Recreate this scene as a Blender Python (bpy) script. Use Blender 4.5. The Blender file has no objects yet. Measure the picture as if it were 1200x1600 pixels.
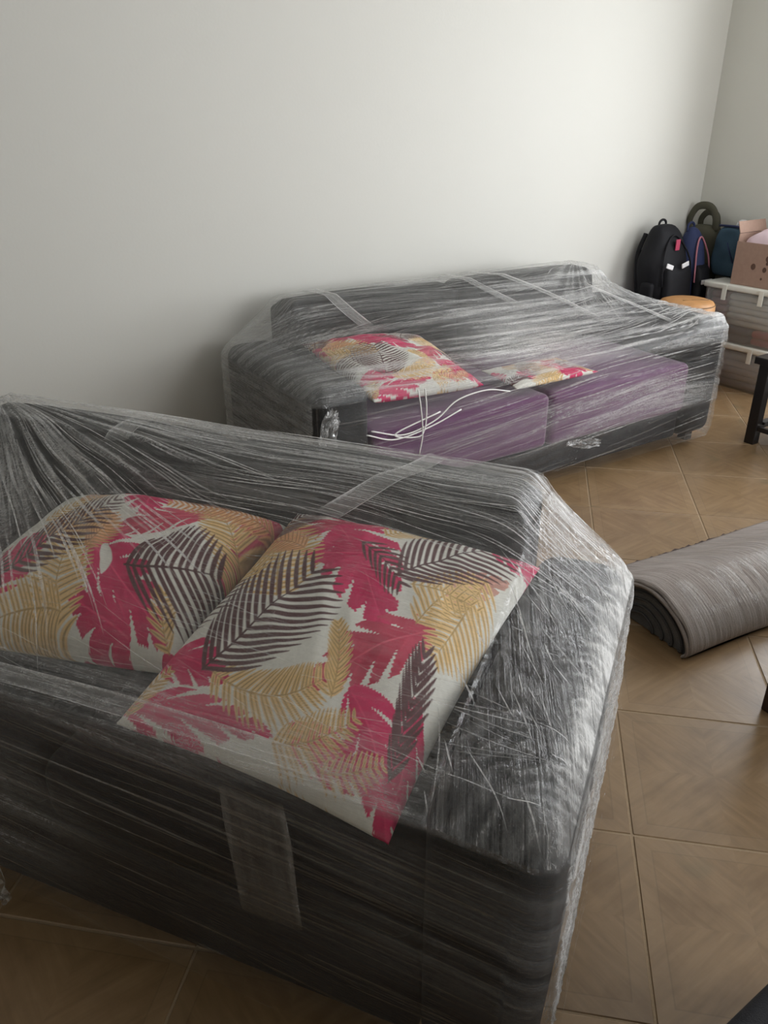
import bpy, bmesh, math, random
import numpy as np
from mathutils import Vector, Matrix

random.seed(7)
S = bpy.context.scene
COL = S.collection

# ------------------------------------------------------------------ camera
CAM_H = 1.45
FPX = 1250.0                                   # focal length in pixels of the 1200x1600 frame
PITCH = math.atan(614 / FPX)
cam_d = bpy.data.cameras.new('camera')
cam_d.sensor_fit = 'VERTICAL'; cam_d.sensor_height = 24.0; cam_d.lens = 24.0 * FPX / 1600.0
cam_d.clip_start = 0.02
cam = bpy.data.objects.new('camera', cam_d); COL.objects.link(cam)
cam.location = (0, 0, CAM_H); cam.rotation_euler = (math.pi / 2 - PITCH, 0, 0)
S.camera = cam

# ------------------------------------------------------------------ world, daylight, exposure
w = bpy.data.worlds.new('sky'); S.world = w; w.use_nodes = True
w.node_tree.nodes['Background'].inputs[0].default_value = (0.80, 0.90, 1.0, 1)
w.node_tree.nodes['Background'].inputs[1].default_value = 1.2
S.view_settings.view_transform = 'Standard'; S.view_settings.look = 'None'
S.view_settings.gamma = 1.0; S.view_settings.use_curve_mapping = False
S.view_settings.exposure = 0.52
S.cycles.use_denoising = True
S.cycles.max_bounces = 10; S.cycles.diffuse_bounces = 6; S.cycles.glossy_bounces = 4
S.cycles.transparent_max_bounces = 24; S.cycles.caustics_reflective = False; S.cycles.caustics_refractive = False
S.cycles.sample_clamp_indirect = 6.0

# room frame: origin = floor corner of left and far wall, +a along left wall (away), t into the room
WAZ = math.radians(34.9)
UW = np.array([math.cos(WAZ), math.sin(WAZ)]); VW = np.array([-math.sin(WAZ), math.cos(WAZ)])
C0 = np.array([1.97753321, 5.34596693])
ROOM_T, ROOM_A, ROOM_H = 4.6, 6.7, 2.65
def RW(a, t): return C0 + a * UW - t * VW

WIN = dict(t0=0.80, t1=3.50, z0=0.30, z1=2.40)       # window in the far wall, right of the view
FILL_WIN = dict(a0=-2.9, a1=-1.0, z0=0.9, z1=2.1)        # added unseen window facing the left wall, for more even light

def area(name, loc, direction, sx, sy, power, color):
    l = bpy.data.lights.new(name, 'AREA'); l.shape = 'RECTANGLE'; l.size = sx; l.size_y = sy
    l.energy = power; l.color = color
    o = bpy.data.objects.new(name, l); COL.objects.link(o); o.location = loc
    o.rotation_euler = Vector(direction).to_track_quat('-Z', 'Z').to_euler()
    return o
p = RW(0.30, (WIN['t0'] + WIN['t1']) / 2)
area('daylight_large_window', (p[0], p[1], 1.35), (-UW[0], -UW[1], 0), WIN['t1'] - WIN['t0'], WIN['z1'] - WIN['z0'], 92, (0.985, 0.99, 1.0))
p = RW((FILL_WIN['a0'] + FILL_WIN['a1']) / 2, ROOM_T + 0.30)
area('added_window_fill', (p[0], p[1], 1.5), (VW[0], VW[1], 0), 1.9, 1.2, 64, (0.985, 0.99, 1.0))  # fill lamp outside the added window, evens out the walls

# ------------------------------------------------------------------ helpers
def link(o, parent=None):
    COL.objects.link(o)
    if parent is not None: o.parent = parent
    return o
def empty(name, loc, rz=0):
    o = bpy.data.objects.new(name, None); COL.objects.link(o)
    o.location = loc; o.rotation_euler = (0, 0, rz); o.empty_display_size = 0.1
    return o
def tag(o, label=None, cat=None, group=None, kind=None):
    if label: o['label'] = label
    if cat: o['category'] = cat
    if group: o['group'] = group
    if kind: o['kind'] = kind
    return o
def mesh_obj(name, verts, faces, mat, parent=None, smooth=True):
    me = bpy.data.meshes.new(name)
    verts = np.asarray(verts, dtype=np.float32)
    me.from_pydata([tuple(v) for v in verts.tolist()], [], [tuple(f) for f in faces])
    me.materials.append(mat)
    if smooth: me.polygons.foreach_set('use_smooth', [True] * len(me.polygons))
    me.update()
    return link(bpy.data.objects.new(name, me), parent)
def bm_obj(name, bm, mat, parent=None, smooth=False):
    me = bpy.data.meshes.new(name); bm.normal_update(); bm.to_mesh(me); bm.free()
    me.materials.append(mat)
    if smooth: me.polygons.foreach_set('use_smooth', [True] * len(me.polygons))
    return link(bpy.data.objects.new(name, me), parent)
def bm_box(bm, x0, x1, y0, y1, z0, z1, bev=0.0, seg=2, M=None):
    vs = [bm.verts.new((x, y, z)) for z in (z0, z1) for y in (y0, y1) for x in (x0, x1)]
    fs = [bm.faces.new([vs[i] for i in q]) for q in ((0, 2, 3, 1), (4, 5, 7, 6), (0, 1, 5, 4), (2, 6, 7, 3), (1, 3, 7, 5), (0, 4, 6, 2))]
    if bev > 0:
        es = set(e for f in fs for e in f.edges)
        r = bmesh.ops.bevel(bm, geom=list(es), offset=bev, segments=seg, profile=0.5, affect='EDGES')
        vs = list({v for f in r['faces'] for v in f.verts} | {v for v in vs if v.is_valid})
    if M is not None: bmesh.ops.transform(bm, matrix=M, verts=vs)
    return bm
def box(name, x0, x1, y0, y1, z0, z1, mat, parent=None, bev=0.004, seg=2):
    bm = bmesh.new(); bm_box(bm, x0, x1, y0, y1, z0, z1, bev, seg)
    return bm_obj(name, bm, mat, parent)
def axis_samples(h, r, k, m):
    a = [-h + r * (1 - math.cos(math.pi / 2 * i / k)) for i in range(k)]
    b = [-(h - r) + 2 * (h - r) * i / m for i in range(m + 1)]
    return np.array(a + b + [-x for x in reversed(a)])
def soft_box(name, x0, x1, y0, y1, z0, z1, r, mat, parent=None, puff=(0, 0, 0), k=4, m=10, fn=None):
    """rounded upholstery block; puff bulges each face outward"""
    c = np.array([(x0 + x1) / 2, (y0 + y1) / 2, (z0 + z1) / 2]); h = np.array([x1 - x0, y1 - y0, z1 - z0]) / 2
    r = min(r, h.min() * 0.98)
    ax = [axis_samples(h[i], r, k, m) for i in range(3)]
    verts = []; index = {}; faces = []
    def vid(i, j, l):
        key = (i, j, l)
        if key not in index:
            index[key] = len(verts); verts.append((ax[0][i], ax[1][j], ax[2][l]))
        return index[key]
    n = [len(a) - 1 for a in ax]
    for i in range(n[0]):
        for j in range(n[1]):
            faces.append((vid(i, j, 0), vid(i, j + 1, 0), vid(i + 1, j + 1, 0), vid(i + 1, j, 0)))
            faces.append((vid(i, j, n[2]), vid(i + 1, j, n[2]), vid(i + 1, j + 1, n[2]), vid(i, j + 1, n[2])))
    for i in range(n[0]):
        for l in range(n[2]):
            faces.append((vid(i, 0, l), vid(i + 1, 0, l), vid(i + 1, 0, l + 1), vid(i, 0, l + 1)))
            faces.append((vid(i, n[1], l), vid(i, n[1], l + 1), vid(i + 1, n[1], l + 1), vid(i + 1, n[1], l)))
    for j in range(n[1]):
        for l in range(n[2]):
            faces.append((vid(0, j, l), vid(0, j, l + 1), vid(0, j + 1, l + 1), vid(0, j + 1, l)))
            faces.append((vid(n[0], j, l), vid(n[0], j + 1, l), vid(n[0], j + 1, l + 1), vid(n[0], j, l + 1)))
    V = np.array(verts); inner = np.clip(V, -(h - r), h - r); d = V - inner
    L = np.linalg.norm(d, axis=1, keepdims=True); L[L == 0] = 1
    V = inner + d / L * r
    N = V / h
    for ax_i in range(3):
        o = [q for q in range(3) if q != ax_i]
        bulge = np.clip(1 - N[:, o[0]] ** 2, 0, 1) * np.clip(1 - N[:, o[1]] ** 2, 0, 1)
        V[:, ax_i] += puff[ax_i] * bulge * N[:, ax_i]
    V = V + c
    if fn is not None: V = fn(V)
    return mesh_obj(name, V, faces, mat, parent)
def tube(name, pts, r, mat, parent=None, n=8, closed=False, flat=1.0, radii=None):
    P = [Vector(p) for p in pts]; V = []; F = []; prev = None
    m = len(P)
    for i, p in enumerate(P):
        a = P[(i - 1) % m] if (closed or i > 0) else p; b = P[(i + 1) % m] if (closed or i < m - 1) else p
        t = (b - a).normalized()
        if prev is None:
            up = Vector((0, 0, 1)) if abs(t.z) < .9 else Vector((1, 0, 0)); x = t.cross(up).normalized()
        else: x = (prev - t * prev.dot(t)).normalized()
        prev = x; y = t.cross(x); rr = radii[i] if radii is not None else r
        for q in range(n):
            an = 2 * math.pi * q / n
            V.append(p + x * math.cos(an) * rr + y * math.sin(an) * rr * flat)
    for i in range(m if closed else m - 1):
        for q in range(n):
            i2 = (i + 1) % m
            F.append((i * n + q, i * n + (q + 1) % n, i2 * n + (q + 1) % n, i2 * n + q))
    if not closed:
        F.append(tuple(reversed(range(n)))); F.append(tuple((m - 1) * n + q for q in range(n)))
    return mesh_obj(name, [tuple(v) for v in V], F, mat, parent)
def catmull(pts, n=10):
    pts = [np.array(p, float) for p in pts]; P = [2 * pts[0] - pts[1]] + pts + [2 * pts[-1] - pts[-2]]; out = []
    for i in range(1, len(P) - 2):
        for k in range(n):
            t = k / n; a, b, c, d = P[i - 1:i + 3]
            out.append(.5 * (2 * b + (c - a) * t + (2 * a - 5 * b + 4 * c - d) * t * t + (3 * b - a - 3 * c + d) * t ** 3))
    out.append(pts[-1]); return out

# value noise in numpy
RT = np.random.RandomState(11).rand(256, 256)
def vnoise(x, y, seed=0):
    x = np.asarray(x, float) + seed * 17.31; y = np.asarray(y, float) + seed * 9.77
    xi = np.floor(x).astype(int); yi = np.floor(y).astype(int); fx = x - xi; fy = y - yi
    fx = fx * fx * (3 - 2 * fx); fy = fy * fy * (3 - 2 * fy)
    g = lambda i, j: RT[i & 255, j & 255]
    return (g(xi, yi) * (1 - fx) + g(xi + 1, yi) * fx) * (1 - fy) + (g(xi, yi + 1) * (1 - fx) + g(xi + 1, yi + 1) * fx) * fy
def ridge(x, y, seed=0, k=2.0): return (1 - np.abs(2 * vnoise(x, y, seed) - 1)) ** k
def sstep(a, b, x):
    t = np.clip((x - a) / (b - a), 0, 1); return t * t * (3 - 2 * t)

# ------------------------------------------------------------------ materials
class NT:
    def __init__(s, name):
        s.m = bpy.data.materials.new(name); s.m.use_nodes = True; s.t = s.m.node_tree
        s.t.nodes.clear(); s.out = s.t.nodes.new('ShaderNodeOutputMaterial')
    def n(s, typ, **kw):
        nd = s.t.nodes.new('ShaderNode' + typ)
        for k, v in kw.items():
            if k.startswith('_'): setattr(nd, k[1:], v)
            else:
                key = k.replace('__', ' ')
                nd.inputs[int(key[1:]) if key[0] == 'i' and key[1:].isdigit() else key].default_value = v
        return nd
    def l(s, a, b): s.t.links.new(a, b)
    def math(s, op, a, b=None, clamp=False):
        nd = s.n('Math', _operation=op); nd.use_clamp = clamp
        for i, v in enumerate((a, b)):
            if v is None: continue
            if isinstance(v, (int, float)): nd.inputs[i].default_value = v
            else: s.l(v, nd.inputs[i])
        return nd.outputs[0]
    def ramp(s, fac, stops):
        nd = s.n('ValToRGB'); e = nd.color_ramp.elements
        while len(e) < len(stops): e.new(0.5)
        for el, (p, c) in zip(e, stops): el.position = p; el.color = (*c, 1)
        s.l(fac, nd.inputs[0]); return nd.outputs[0]
    def mixc(s, fac, a, b, blend='MIX'):
        nd = s.n('Mix', _data_type='RGBA', _blend_type=blend)
        for i, v in ((0, fac), (6, a), (7, b)):
            if isinstance(v, (int, float)): nd.inputs[i].default_value = v
            elif isinstance(v, tuple): nd.inputs[i].default_value = (*v, 1)
            else: s.l(v, nd.inputs[i])
        return nd.outputs[2]
    def coords(s, kind='Object', scale=(1, 1, 1), rot=(0, 0, 0), loc=None):
        tc = s.n('TexCoord'); mp = s.n('Mapping'); mp.inputs['Scale'].default_value = scale; mp.inputs['Rotation'].default_value = rot
        s.l(tc.outputs[kind], mp.inputs[0])
        if loc is not None: s.l(loc, mp.inputs['Location'])
        return mp.outputs[0]
    def noise(s, vec, scale, detail=3, rough=.5, dist=0):
        nd = s.n('TexNoise', Scale=scale, Detail=detail, Roughness=rough, Distortion=dist); s.l(vec, nd.inputs['Vector']); return nd.outputs['Fac']
    def bump(s, h, strength, dist=.01):
        nd = s.n('Bump', Strength=strength, Distance=dist); s.l(h, nd.inputs['Height']); return nd.outputs[0]
    def pbsdf(s, color, rough=.6, normal=None, spec=.5, metal=0., **kw):
        b = s.n('BsdfPrincipled')
        if isinstance(color, tuple): b.inputs['Base Color'].default_value = (*color, 1)
        else: s.l(color, b.inputs['Base Color'])
        if isinstance(rough, (int, float)): b.inputs['Roughness'].default_value = rough
        else: s.l(rough, b.inputs['Roughness'])
        b.inputs['Specular IOR Level'].default_value = spec; b.inputs['Metallic'].default_value = metal
        for k, v in kw.items(): b.inputs[k.replace('__', ' ')].default_value = v
        if normal is not None: s.l(normal, b.inputs['Normal'])
        s.l(b.outputs[0], s.out.inputs[0]); return s.m
def fabric(name, c, scale=900, rough=.9, var=.35, spec=.2, sheen=0.0):
    t = NT(name); v = t.coords(); n = t.noise(v, scale, 2); n2 = t.noise(v, 14, 4)
    f = t.math('ADD', t.math('MULTIPLY', n, .6), t.math('MULTIPLY', n2, .4))
    col = t.mixc(f, tuple(x * (1 - var) for x in c), tuple(min(1, x * (1 + var)) for x in c))
    return t.pbsdf(col, rough, t.bump(n, .35, .002), spec, **({'Sheen__Weight': sheen} if sheen else {}))
def plain(name, c, rough=.5, spec=.5, scale=60, var=.08, bump=.05, metal=0.):
    t = NT(name); v = t.coords(); n = t.noise(v, scale, 4)
    return t.pbsdf(t.mixc(n, tuple(x * (1 - var) for x in c), tuple(min(1, x * (1 + var)) for x in c)), rough, t.bump(n, bump, .003), spec, metal)

def wall_mat(name, c):
    t = NT(name); v = t.coords(); n = t.noise(v, 3.0, 5, .6); n2 = t.noise(v, 90, 3)
    return t.pbsdf(t.mixc(n, tuple(x * .975 for x in c), c), .62, t.bump(n2, .06, .004), .3)
M_wall = wall_mat('wall_paint', (.63, .622, .580))
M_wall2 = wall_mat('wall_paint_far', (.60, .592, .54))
M_ceil = wall_mat('ceiling_paint', (.78, .78, .76))
M_grout = plain('grout', (.33, .25, .165), .9, .2, 200, .2)
def tile_mat():
    t = NT('brown_floor_tile')
    oi = t.n('ObjectInfo'); cmb = t.n('CombineXYZ')
    t.l(t.math('MULTIPLY', oi.outputs['Random'], 37.0), cmb.inputs[0]); t.l(t.math('MULTIPLY', oi.outputs['Random'], 91.0), cmb.inputs[1])
    tc = t.n('TexCoord'); sep = t.n('SeparateXYZ'); t.l(tc.outputs['Object'], sep.inputs[0])
    ax = t.math('ABSOLUTE', sep.outputs[0]); ay = t.math('ABSOLUTE', sep.outputs[1])
    mx = t.math('MAXIMUM', ax, ay)
    add = t.n('VectorMath', _operation='ADD'); t.l(tc.outputs['Object'], add.inputs[0]); t.l(cmb.outputs[0], add.inputs[1])
    def mapped(scale, rz):
        r = t.n('VectorRotate', _rotation_type='Z_AXIS'); r.inputs['Angle'].default_value = rz; t.l(add.outputs[0], r.inputs['Vector'])
        m = t.n('VectorMath', _operation='MULTIPLY'); t.l(r.outputs[0], m.inputs[0]); m.inputs[1].default_value = scale; return m.outputs[0]
    sA = t.noise(mapped((5, 45, 1), math.radians(45)), 1.0, 4, .55, .4)      # brushed strokes, one diagonal
    sB = t.noise(mapped((5, 45, 1), math.radians(-45)), 1.0, 4, .55, .4)     # the other diagonal
    sx = t.math('GREATER_THAN', t.math('MULTIPLY', sep.outputs[0], sep.outputs[1]), 0.0)
    strokes = t.mixc(sx, sA, sB)
    blot = t.noise(mapped((7, 7, 1), 0.3), 1.0, 5, .6)
    base = t.ramp(strokes, [(.25, (.188, .117, .058)), (.5, (.238, .153, .078)), (.75, (.285, .189, .102))])
    base = t.mixc(t.math('MULTIPLY', t.math('SUBTRACT', blot, .45, True), 2.6, True), base, (.155, .092, .042))
    g = t.noise(mapped((4, 4, 1), 1.1), 1.0, 2)
    base = t.mixc(t.math('MULTIPLY', t.math('SUBTRACT', g, .66, True), 6.0, True), base, (.075, .085, .05))
    brd = t.math('GREATER_THAN', mx, .178)
    base = t.mixc(t.math('MULTIPLY', brd, .22), base, (.29, .20, .115))
    line = t.math('LESS_THAN', t.math('ABSOLUTE', t.math('SUBTRACT', mx, .178)), .0016)
    base = t.mixc(t.math('MULTIPLY', line, .22), base, (.10, .065, .035))
    hsv = t.n('HueSaturation'); t.l(base, hsv.inputs['Color']); t.l(t.math('ADD', t.math('MULTIPLY', oi.outputs['Random'], .18), .91), hsv.inputs['Value'])
    rough = t.math('ADD', t.math('MULTIPLY', blot, .16), .24)
    hgt = t.math('ADD', strokes, t.math('MULTIPLY', line, -.6))
    return t.pbsdf(hsv.outputs[0], rough, t.bump(hgt, .12, .003), .5)
M_tile = tile_mat()
M_sofa = fabric('charcoal_upholstery', (.009, .0085, .0095), 700, .85, .4, .25)
M_sofa2 = fabric('dark_grey_upholstery', (.014, .014, .015), 700, .85, .4, .25)
M_purple = fabric('purple_velvet', (.10, .022, .092), 600, .75, .35, .3, .3)
M_black = plain('black_lacquer', (.012, .010, .010), .35, .5, 30, .3)
M_dkwood = plain('dark_brown_wood', (.030, .014, .012), .4, .5, 22, .4)
M_foot = plain('black_plastic_foot', (.02, .02, .02), .5)
M_cord = plain('white_cord', (.78, .77, .75), .45, .5, 90)
M_frame = plain('white_window_frame', (.8, .8, .78), .35)
def film_mat(name, gloss=.020, milk=1.0, fscale=300., tint=(.86, .86, .85), edge=.40, bumps=.8):
    t = NT(name)
    at = t.n('Attribute'); at.attribute_name = 'haze'
    uv = t.n('UVMap'); uv.uv_map = 'film_uv'
    def nz(sx, sy, det=3, dist=.6):
        m = t.n('VectorMath', _operation='MULTIPLY'); t.l(uv.outputs[0], m.inputs[0]); m.inputs[1].default_value = (sx, sy, 1)
        return t.noise(m.outputs[0], 1.0, det, .6, dist)
    streak = nz(4, fscale, 3, .25)                 # fine stretch lines along the wrap
    wide = nz(3.5, fscale * .28, 3, .5)            # broader folds
    crumple = nz(55, 75, 4, 1.2)                   # short random crinkles
    st = t.math('POWER', t.math('SUBTRACT', 1.0, t.math('ABSOLUTE', t.math('MULTIPLY', t.math('SUBTRACT', streak, .5), 5.0)), True), 2.0)
    wd = t.math('POWER', t.math('SUBTRACT', 1.0, t.math('ABSOLUTE', t.math('MULTIPLY', t.math('SUBTRACT', wide, .52), 5.0)), True), 2.0)
    cr = t.math('POWER', t.math('SUBTRACT', 1.0, t.math('ABSOLUTE', t.math('MULTIPLY', t.math('SUBTRACT', crumple, .5), 9.0)), True), 3.0)
    patch = t.math('MULTIPLY', t.math('SUBTRACT', nz(3, 22, 2, .8), .38, True), 4.0, True)   # where the stretch lines bunch up
    thin = t.math('MULTIPLY', t.math('POWER', st, 2.5), patch)  # crease glints drawn into the haze as thin white lines
    mod = t.math('ADD', .38, t.math('ADD', t.math('MULTIPLY', thin, .8), t.math('ADD', t.math('MULTIPLY', wd, .85), t.math('MULTIPLY', cr, .7))))
    h = t.math('MULTIPLY', t.math('MULTIPLY', at.outputs['Fac'], mod), milk, True)
    hgt = t.math('ADD', t.math('MULTIPLY', streak, .5), t.math('ADD', wide, t.math('MULTIPLY', crumple, .55)))
    nrm = t.bump(hgt, bumps, .006)
    lw = t.n('LayerWeight'); lw.inputs['Blend'].default_value = .5; t.l(nrm, lw.inputs['Normal'])
    fac = t.math('ADD', gloss, t.math('MULTIPLY', t.math('POWER', lw.outputs['Facing'], 4.0), edge), True)
    tr = t.n('BsdfTransparent'); tr.inputs[0].default_value = (.975, .975, .972, 1)
    gl = t.n('BsdfGlossy', Roughness=.08); gl.inputs[0].default_value = (.95, .95, .95, 1); t.l(nrm, gl.inputs['Normal'])
    m1 = t.n('MixShader'); t.l(fac, m1.inputs[0]); t.l(tr.outputs[0], m1.inputs[1]); t.l(gl.outputs[0], m1.inputs[2])
    df = t.n('BsdfDiffuse'); df.inputs[0].default_value = (*tint, 1); t.l(nrm, df.inputs['Normal'])
    tl = t.n('BsdfTranslucent'); tl.inputs[0].default_value = (*tint, 1)
    m2 = t.n('MixShader'); m2.inputs[0].default_value = .3; t.l(df.outputs[0], m2.inputs[1]); t.l(tl.outputs[0], m2.inputs[2])
    m3 = t.n('MixShader'); t.l(h, m3.inputs[0]); t.l(m1.outputs[0], m3.inputs[1]); t.l(m2.outputs[0], m3.inputs[2])
    t.l(m3.outputs[0], t.out.inputs[0]); return t.m
M_film = film_mat('stretch_film')
M_strip = film_mat('stretch_film_overlap', .05, 1.0, 140.)
M_rugfilm = film_mat('rug_film', .012, 1.0, 200., edge=.18, bumps=.35)
def glass_mat(name, c, alpha, rough=.05, gl=.06):
    t = NT(name); tr = t.n('BsdfTransparent'); tr.inputs[0].default_value = (1, 1, 1, 1)
    b = t.n('BsdfPrincipled', Roughness=rough); b.inputs['Base Color'].default_value = (*c, 1)
    lw = t.n('LayerWeight'); lw.inputs[0].default_value = .5
    m = t.n('MixShader'); t.l(t.math('ADD', alpha, t.math('MULTIPLY', t.math('POWER', lw.outputs['Facing'], 4.0), .5), True), m.inputs[0])
    t.l(tr.outputs[0], m.inputs[1]); t.l(b.outputs[0], m.inputs[2]); t.l(m.outputs[0], t.out.inputs[0]); return t.m
M_pane = glass_mat('window_glass', (.05, .05, .05), .04)
M_clearbox = glass_mat('frosted_clear_plastic', (.80, .80, .78), .20, .25)
M_lid = plain('milky_plastic_lid', (.72, .72, .66), .4, .5, 40, .05)
def print_mat():
    t = NT('printed_cotton'); at = t.n('Attribute'); at.attribute_name = 'print'
    v = t.coords(); n = t.noise(v, 800, 2)
    return t.pbsdf(at.outputs['Color'], .8, t.bump(n, .25, .0015), .25)
M_print = print_mat()

# ------------------------------------------------------------------ room shell
def room_obj(name, bm, mat, kind='structure', parent=None):
    o = bm_obj(name, bm, mat, parent)
    if parent is None:
        o.location = (C0[0], C0[1], 0); o.rotation_euler = (0, 0, WAZ)
        tag(o, kind=kind)
    return o
def slab(name, mat, *boxes, parent=None):
    bm = bmesh.new()
    for b in boxes: bm_box(bm, *b)
    return room_obj(name, bm, mat, parent=parent)
T = .2
floor = slab('floor', M_grout, (-ROOM_A - T, T, -ROOM_T - T, T, -.15, -.0018))
slab('ceiling', M_ceil, (-ROOM_A - T, T, -ROOM_T - T, T, ROOM_H, ROOM_H + .15))
slab('wall_left', M_wall, (-ROOM_A - T, T, 0, T, -.003, ROOM_H))
slab('wall_near', M_wall, (-ROOM_A - T, -ROOM_A, -ROOM_T, 0, -.003, ROOM_H))
W = WIN
slab('wall_far', M_wall2, (0, T, -W['t0'], 0, -.003, ROOM_H), (0, T, -ROOM_T, -W['t1'], -.003, ROOM_H),
     (0, T, -W['t1'], -W['t0'], -.003, W['z0']), (0, T, -W['t1'], -W['t0'], W['z1'], ROOM_H))
W2 = FILL_WIN
slab('wall_right', M_wall, (-ROOM_A - T, W2['a0'], -ROOM_T - T, -ROOM_T, -.003, ROOM_H), (W2['a1'], T, -ROOM_T - T, -ROOM_T, -.003, ROOM_H),
     (W2['a0'], W2['a1'], -ROOM_T - T, -ROOM_T, -.003, W2['z0']), (W2['a0'], W2['a1'], -ROOM_T - T, -ROOM_T, W2['z1'], ROOM_H))
# skirting in matching tile along both walls in view
slab('baseboard_left', M_tile, (-ROOM_A, 0, -.012, 0, 0, .08))
slab('baseboard_far', M_tile, (-.012, 0, -W['t0'], -.012, 0, .08))
# windows (frames with glass)
def window(name, lo, hi, z0, z1, along_t, n):
    root = empty(name, (C0[0], C0[1], 0), WAZ); tag(root, kind='structure')
    f = .05
    bm = bmesh.new()
    def B(p0, p1, q0, q1):
        if along_t: bm_box(bm, .06, .12, -p1, -p0, q0, q1, .004, 1)
        else: bm_box(bm, p0, p1, -ROOM_T - .12, -ROOM_T - .06, q0, q1, .004, 1)
    B(lo, hi, z0, z0 + f); B(lo, hi, z1 - f, z1)
    for i in range(n + 1):
        x = lo + (hi - lo - f) * i / n; B(x, x + f, z0 + f, z1 - f)
    bm_obj('window_frame', bm, M_frame, root)
    for i in range(n):
        x0 = lo + (hi - lo - f) * i / n + f; x1 = lo + (hi - lo - f) * (i + 1) / n
        if along_t: box('pane', .088, .092, -x1, -x0, z0 + f, z1 - f, M_pane, root, 0)
        else: box('pane', x0, x1, -ROOM_T - .092, -ROOM_T - .088, z0 + f, z1 - f, M_pane, root, 0)
window('window_1', W['t0'], W['t1'], W['z0'], W['z1'], True, 4)
window('added_window', W2['a0'], W2['a1'], W2['z0'], W2['z1'], False, 3)  # added, unseen; opening for the fill light
# floor tiles, laid diagonally to the walls
TS = .432; TAZ = math.radians(10.0)
TA = np.array([math.sin(TAZ), math.cos(TAZ)]); TB = np.array([math.cos(TAZ), -math.sin(TAZ)])
T0 = np.array([.635, 1.725])
bm = bmesh.new(); hs = TS / 2 - .0022; bm_box(bm, -hs, hs, -hs, hs, -.012, 0, .0018, 1)
tile_me = bpy.data.meshes.new('tile'); bm.normal_update(); bm.to_mesh(tile_me); bm.free(); tile_me.materials.append(M_tile)
for i in range(-22, 22):
    for j in range(-22, 22):
        c = T0 + (i + .5) * TS * TA + (j + .5) * TS * TB
        a = float((c - C0) @ UW); t = float(-(c - C0) @ VW)
        if -ROOM_A - .08 < a < .08 and -.08 < t < ROOM_T + .08:
            o = bpy.data.objects.new('tile', tile_me); COL.objects.link(o); o.parent = floor
            o.location = (a, -t, 0); o.rotation_euler = (0, 0, -TAZ - WAZ + random.choice((0, 1, 2, 3)) * math.pi / 2)

# ------------------------------------------------------------------ printed pillows
RPX = [(180, 1130), (597, 1330), (848, 885), (465, 800)]          # print layout plane: BL, BR, TR, TL
LPX = [(-170, 1000), (275, 1050), (440, 800), (10, 745)]
def homog(uvs, pxs):
    A = []; b = []
    for (u, v), (x, y) in zip(uvs, pxs):
        A += [[u, v, 1, 0, 0, 0, -u * x, -v * x], [0, 0, 0, u, v, 1, -u * y, -v * y]]; b += [x, y]
    h = np.linalg.solve(np.array(A, float), np.array(b, float)); return np.append(h, 1).reshape(3, 3)
def bez(p, n):
    t = np.linspace(0, 1, n)[:, None]; p = [np.array(q, float) for q in p]
    if len(p) == 2: p = [p[0], (p[0] + p[1]) / 2, p[1]]
    return (1 - t) ** 2 * p[0] + 2 * t * (1 - t) * p[1] + t ** 2 * p[2]
MAG = np.array([.56, .016, .105]); MAG2 = np.array([.50, .05, .10]); GOLD = np.array([.50, .30, .075]); BRN = np.array([.105, .045, .050]); WHITE = np.array([.74, .735, .68]); ORG = np.array([.62, .17, .08])
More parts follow.
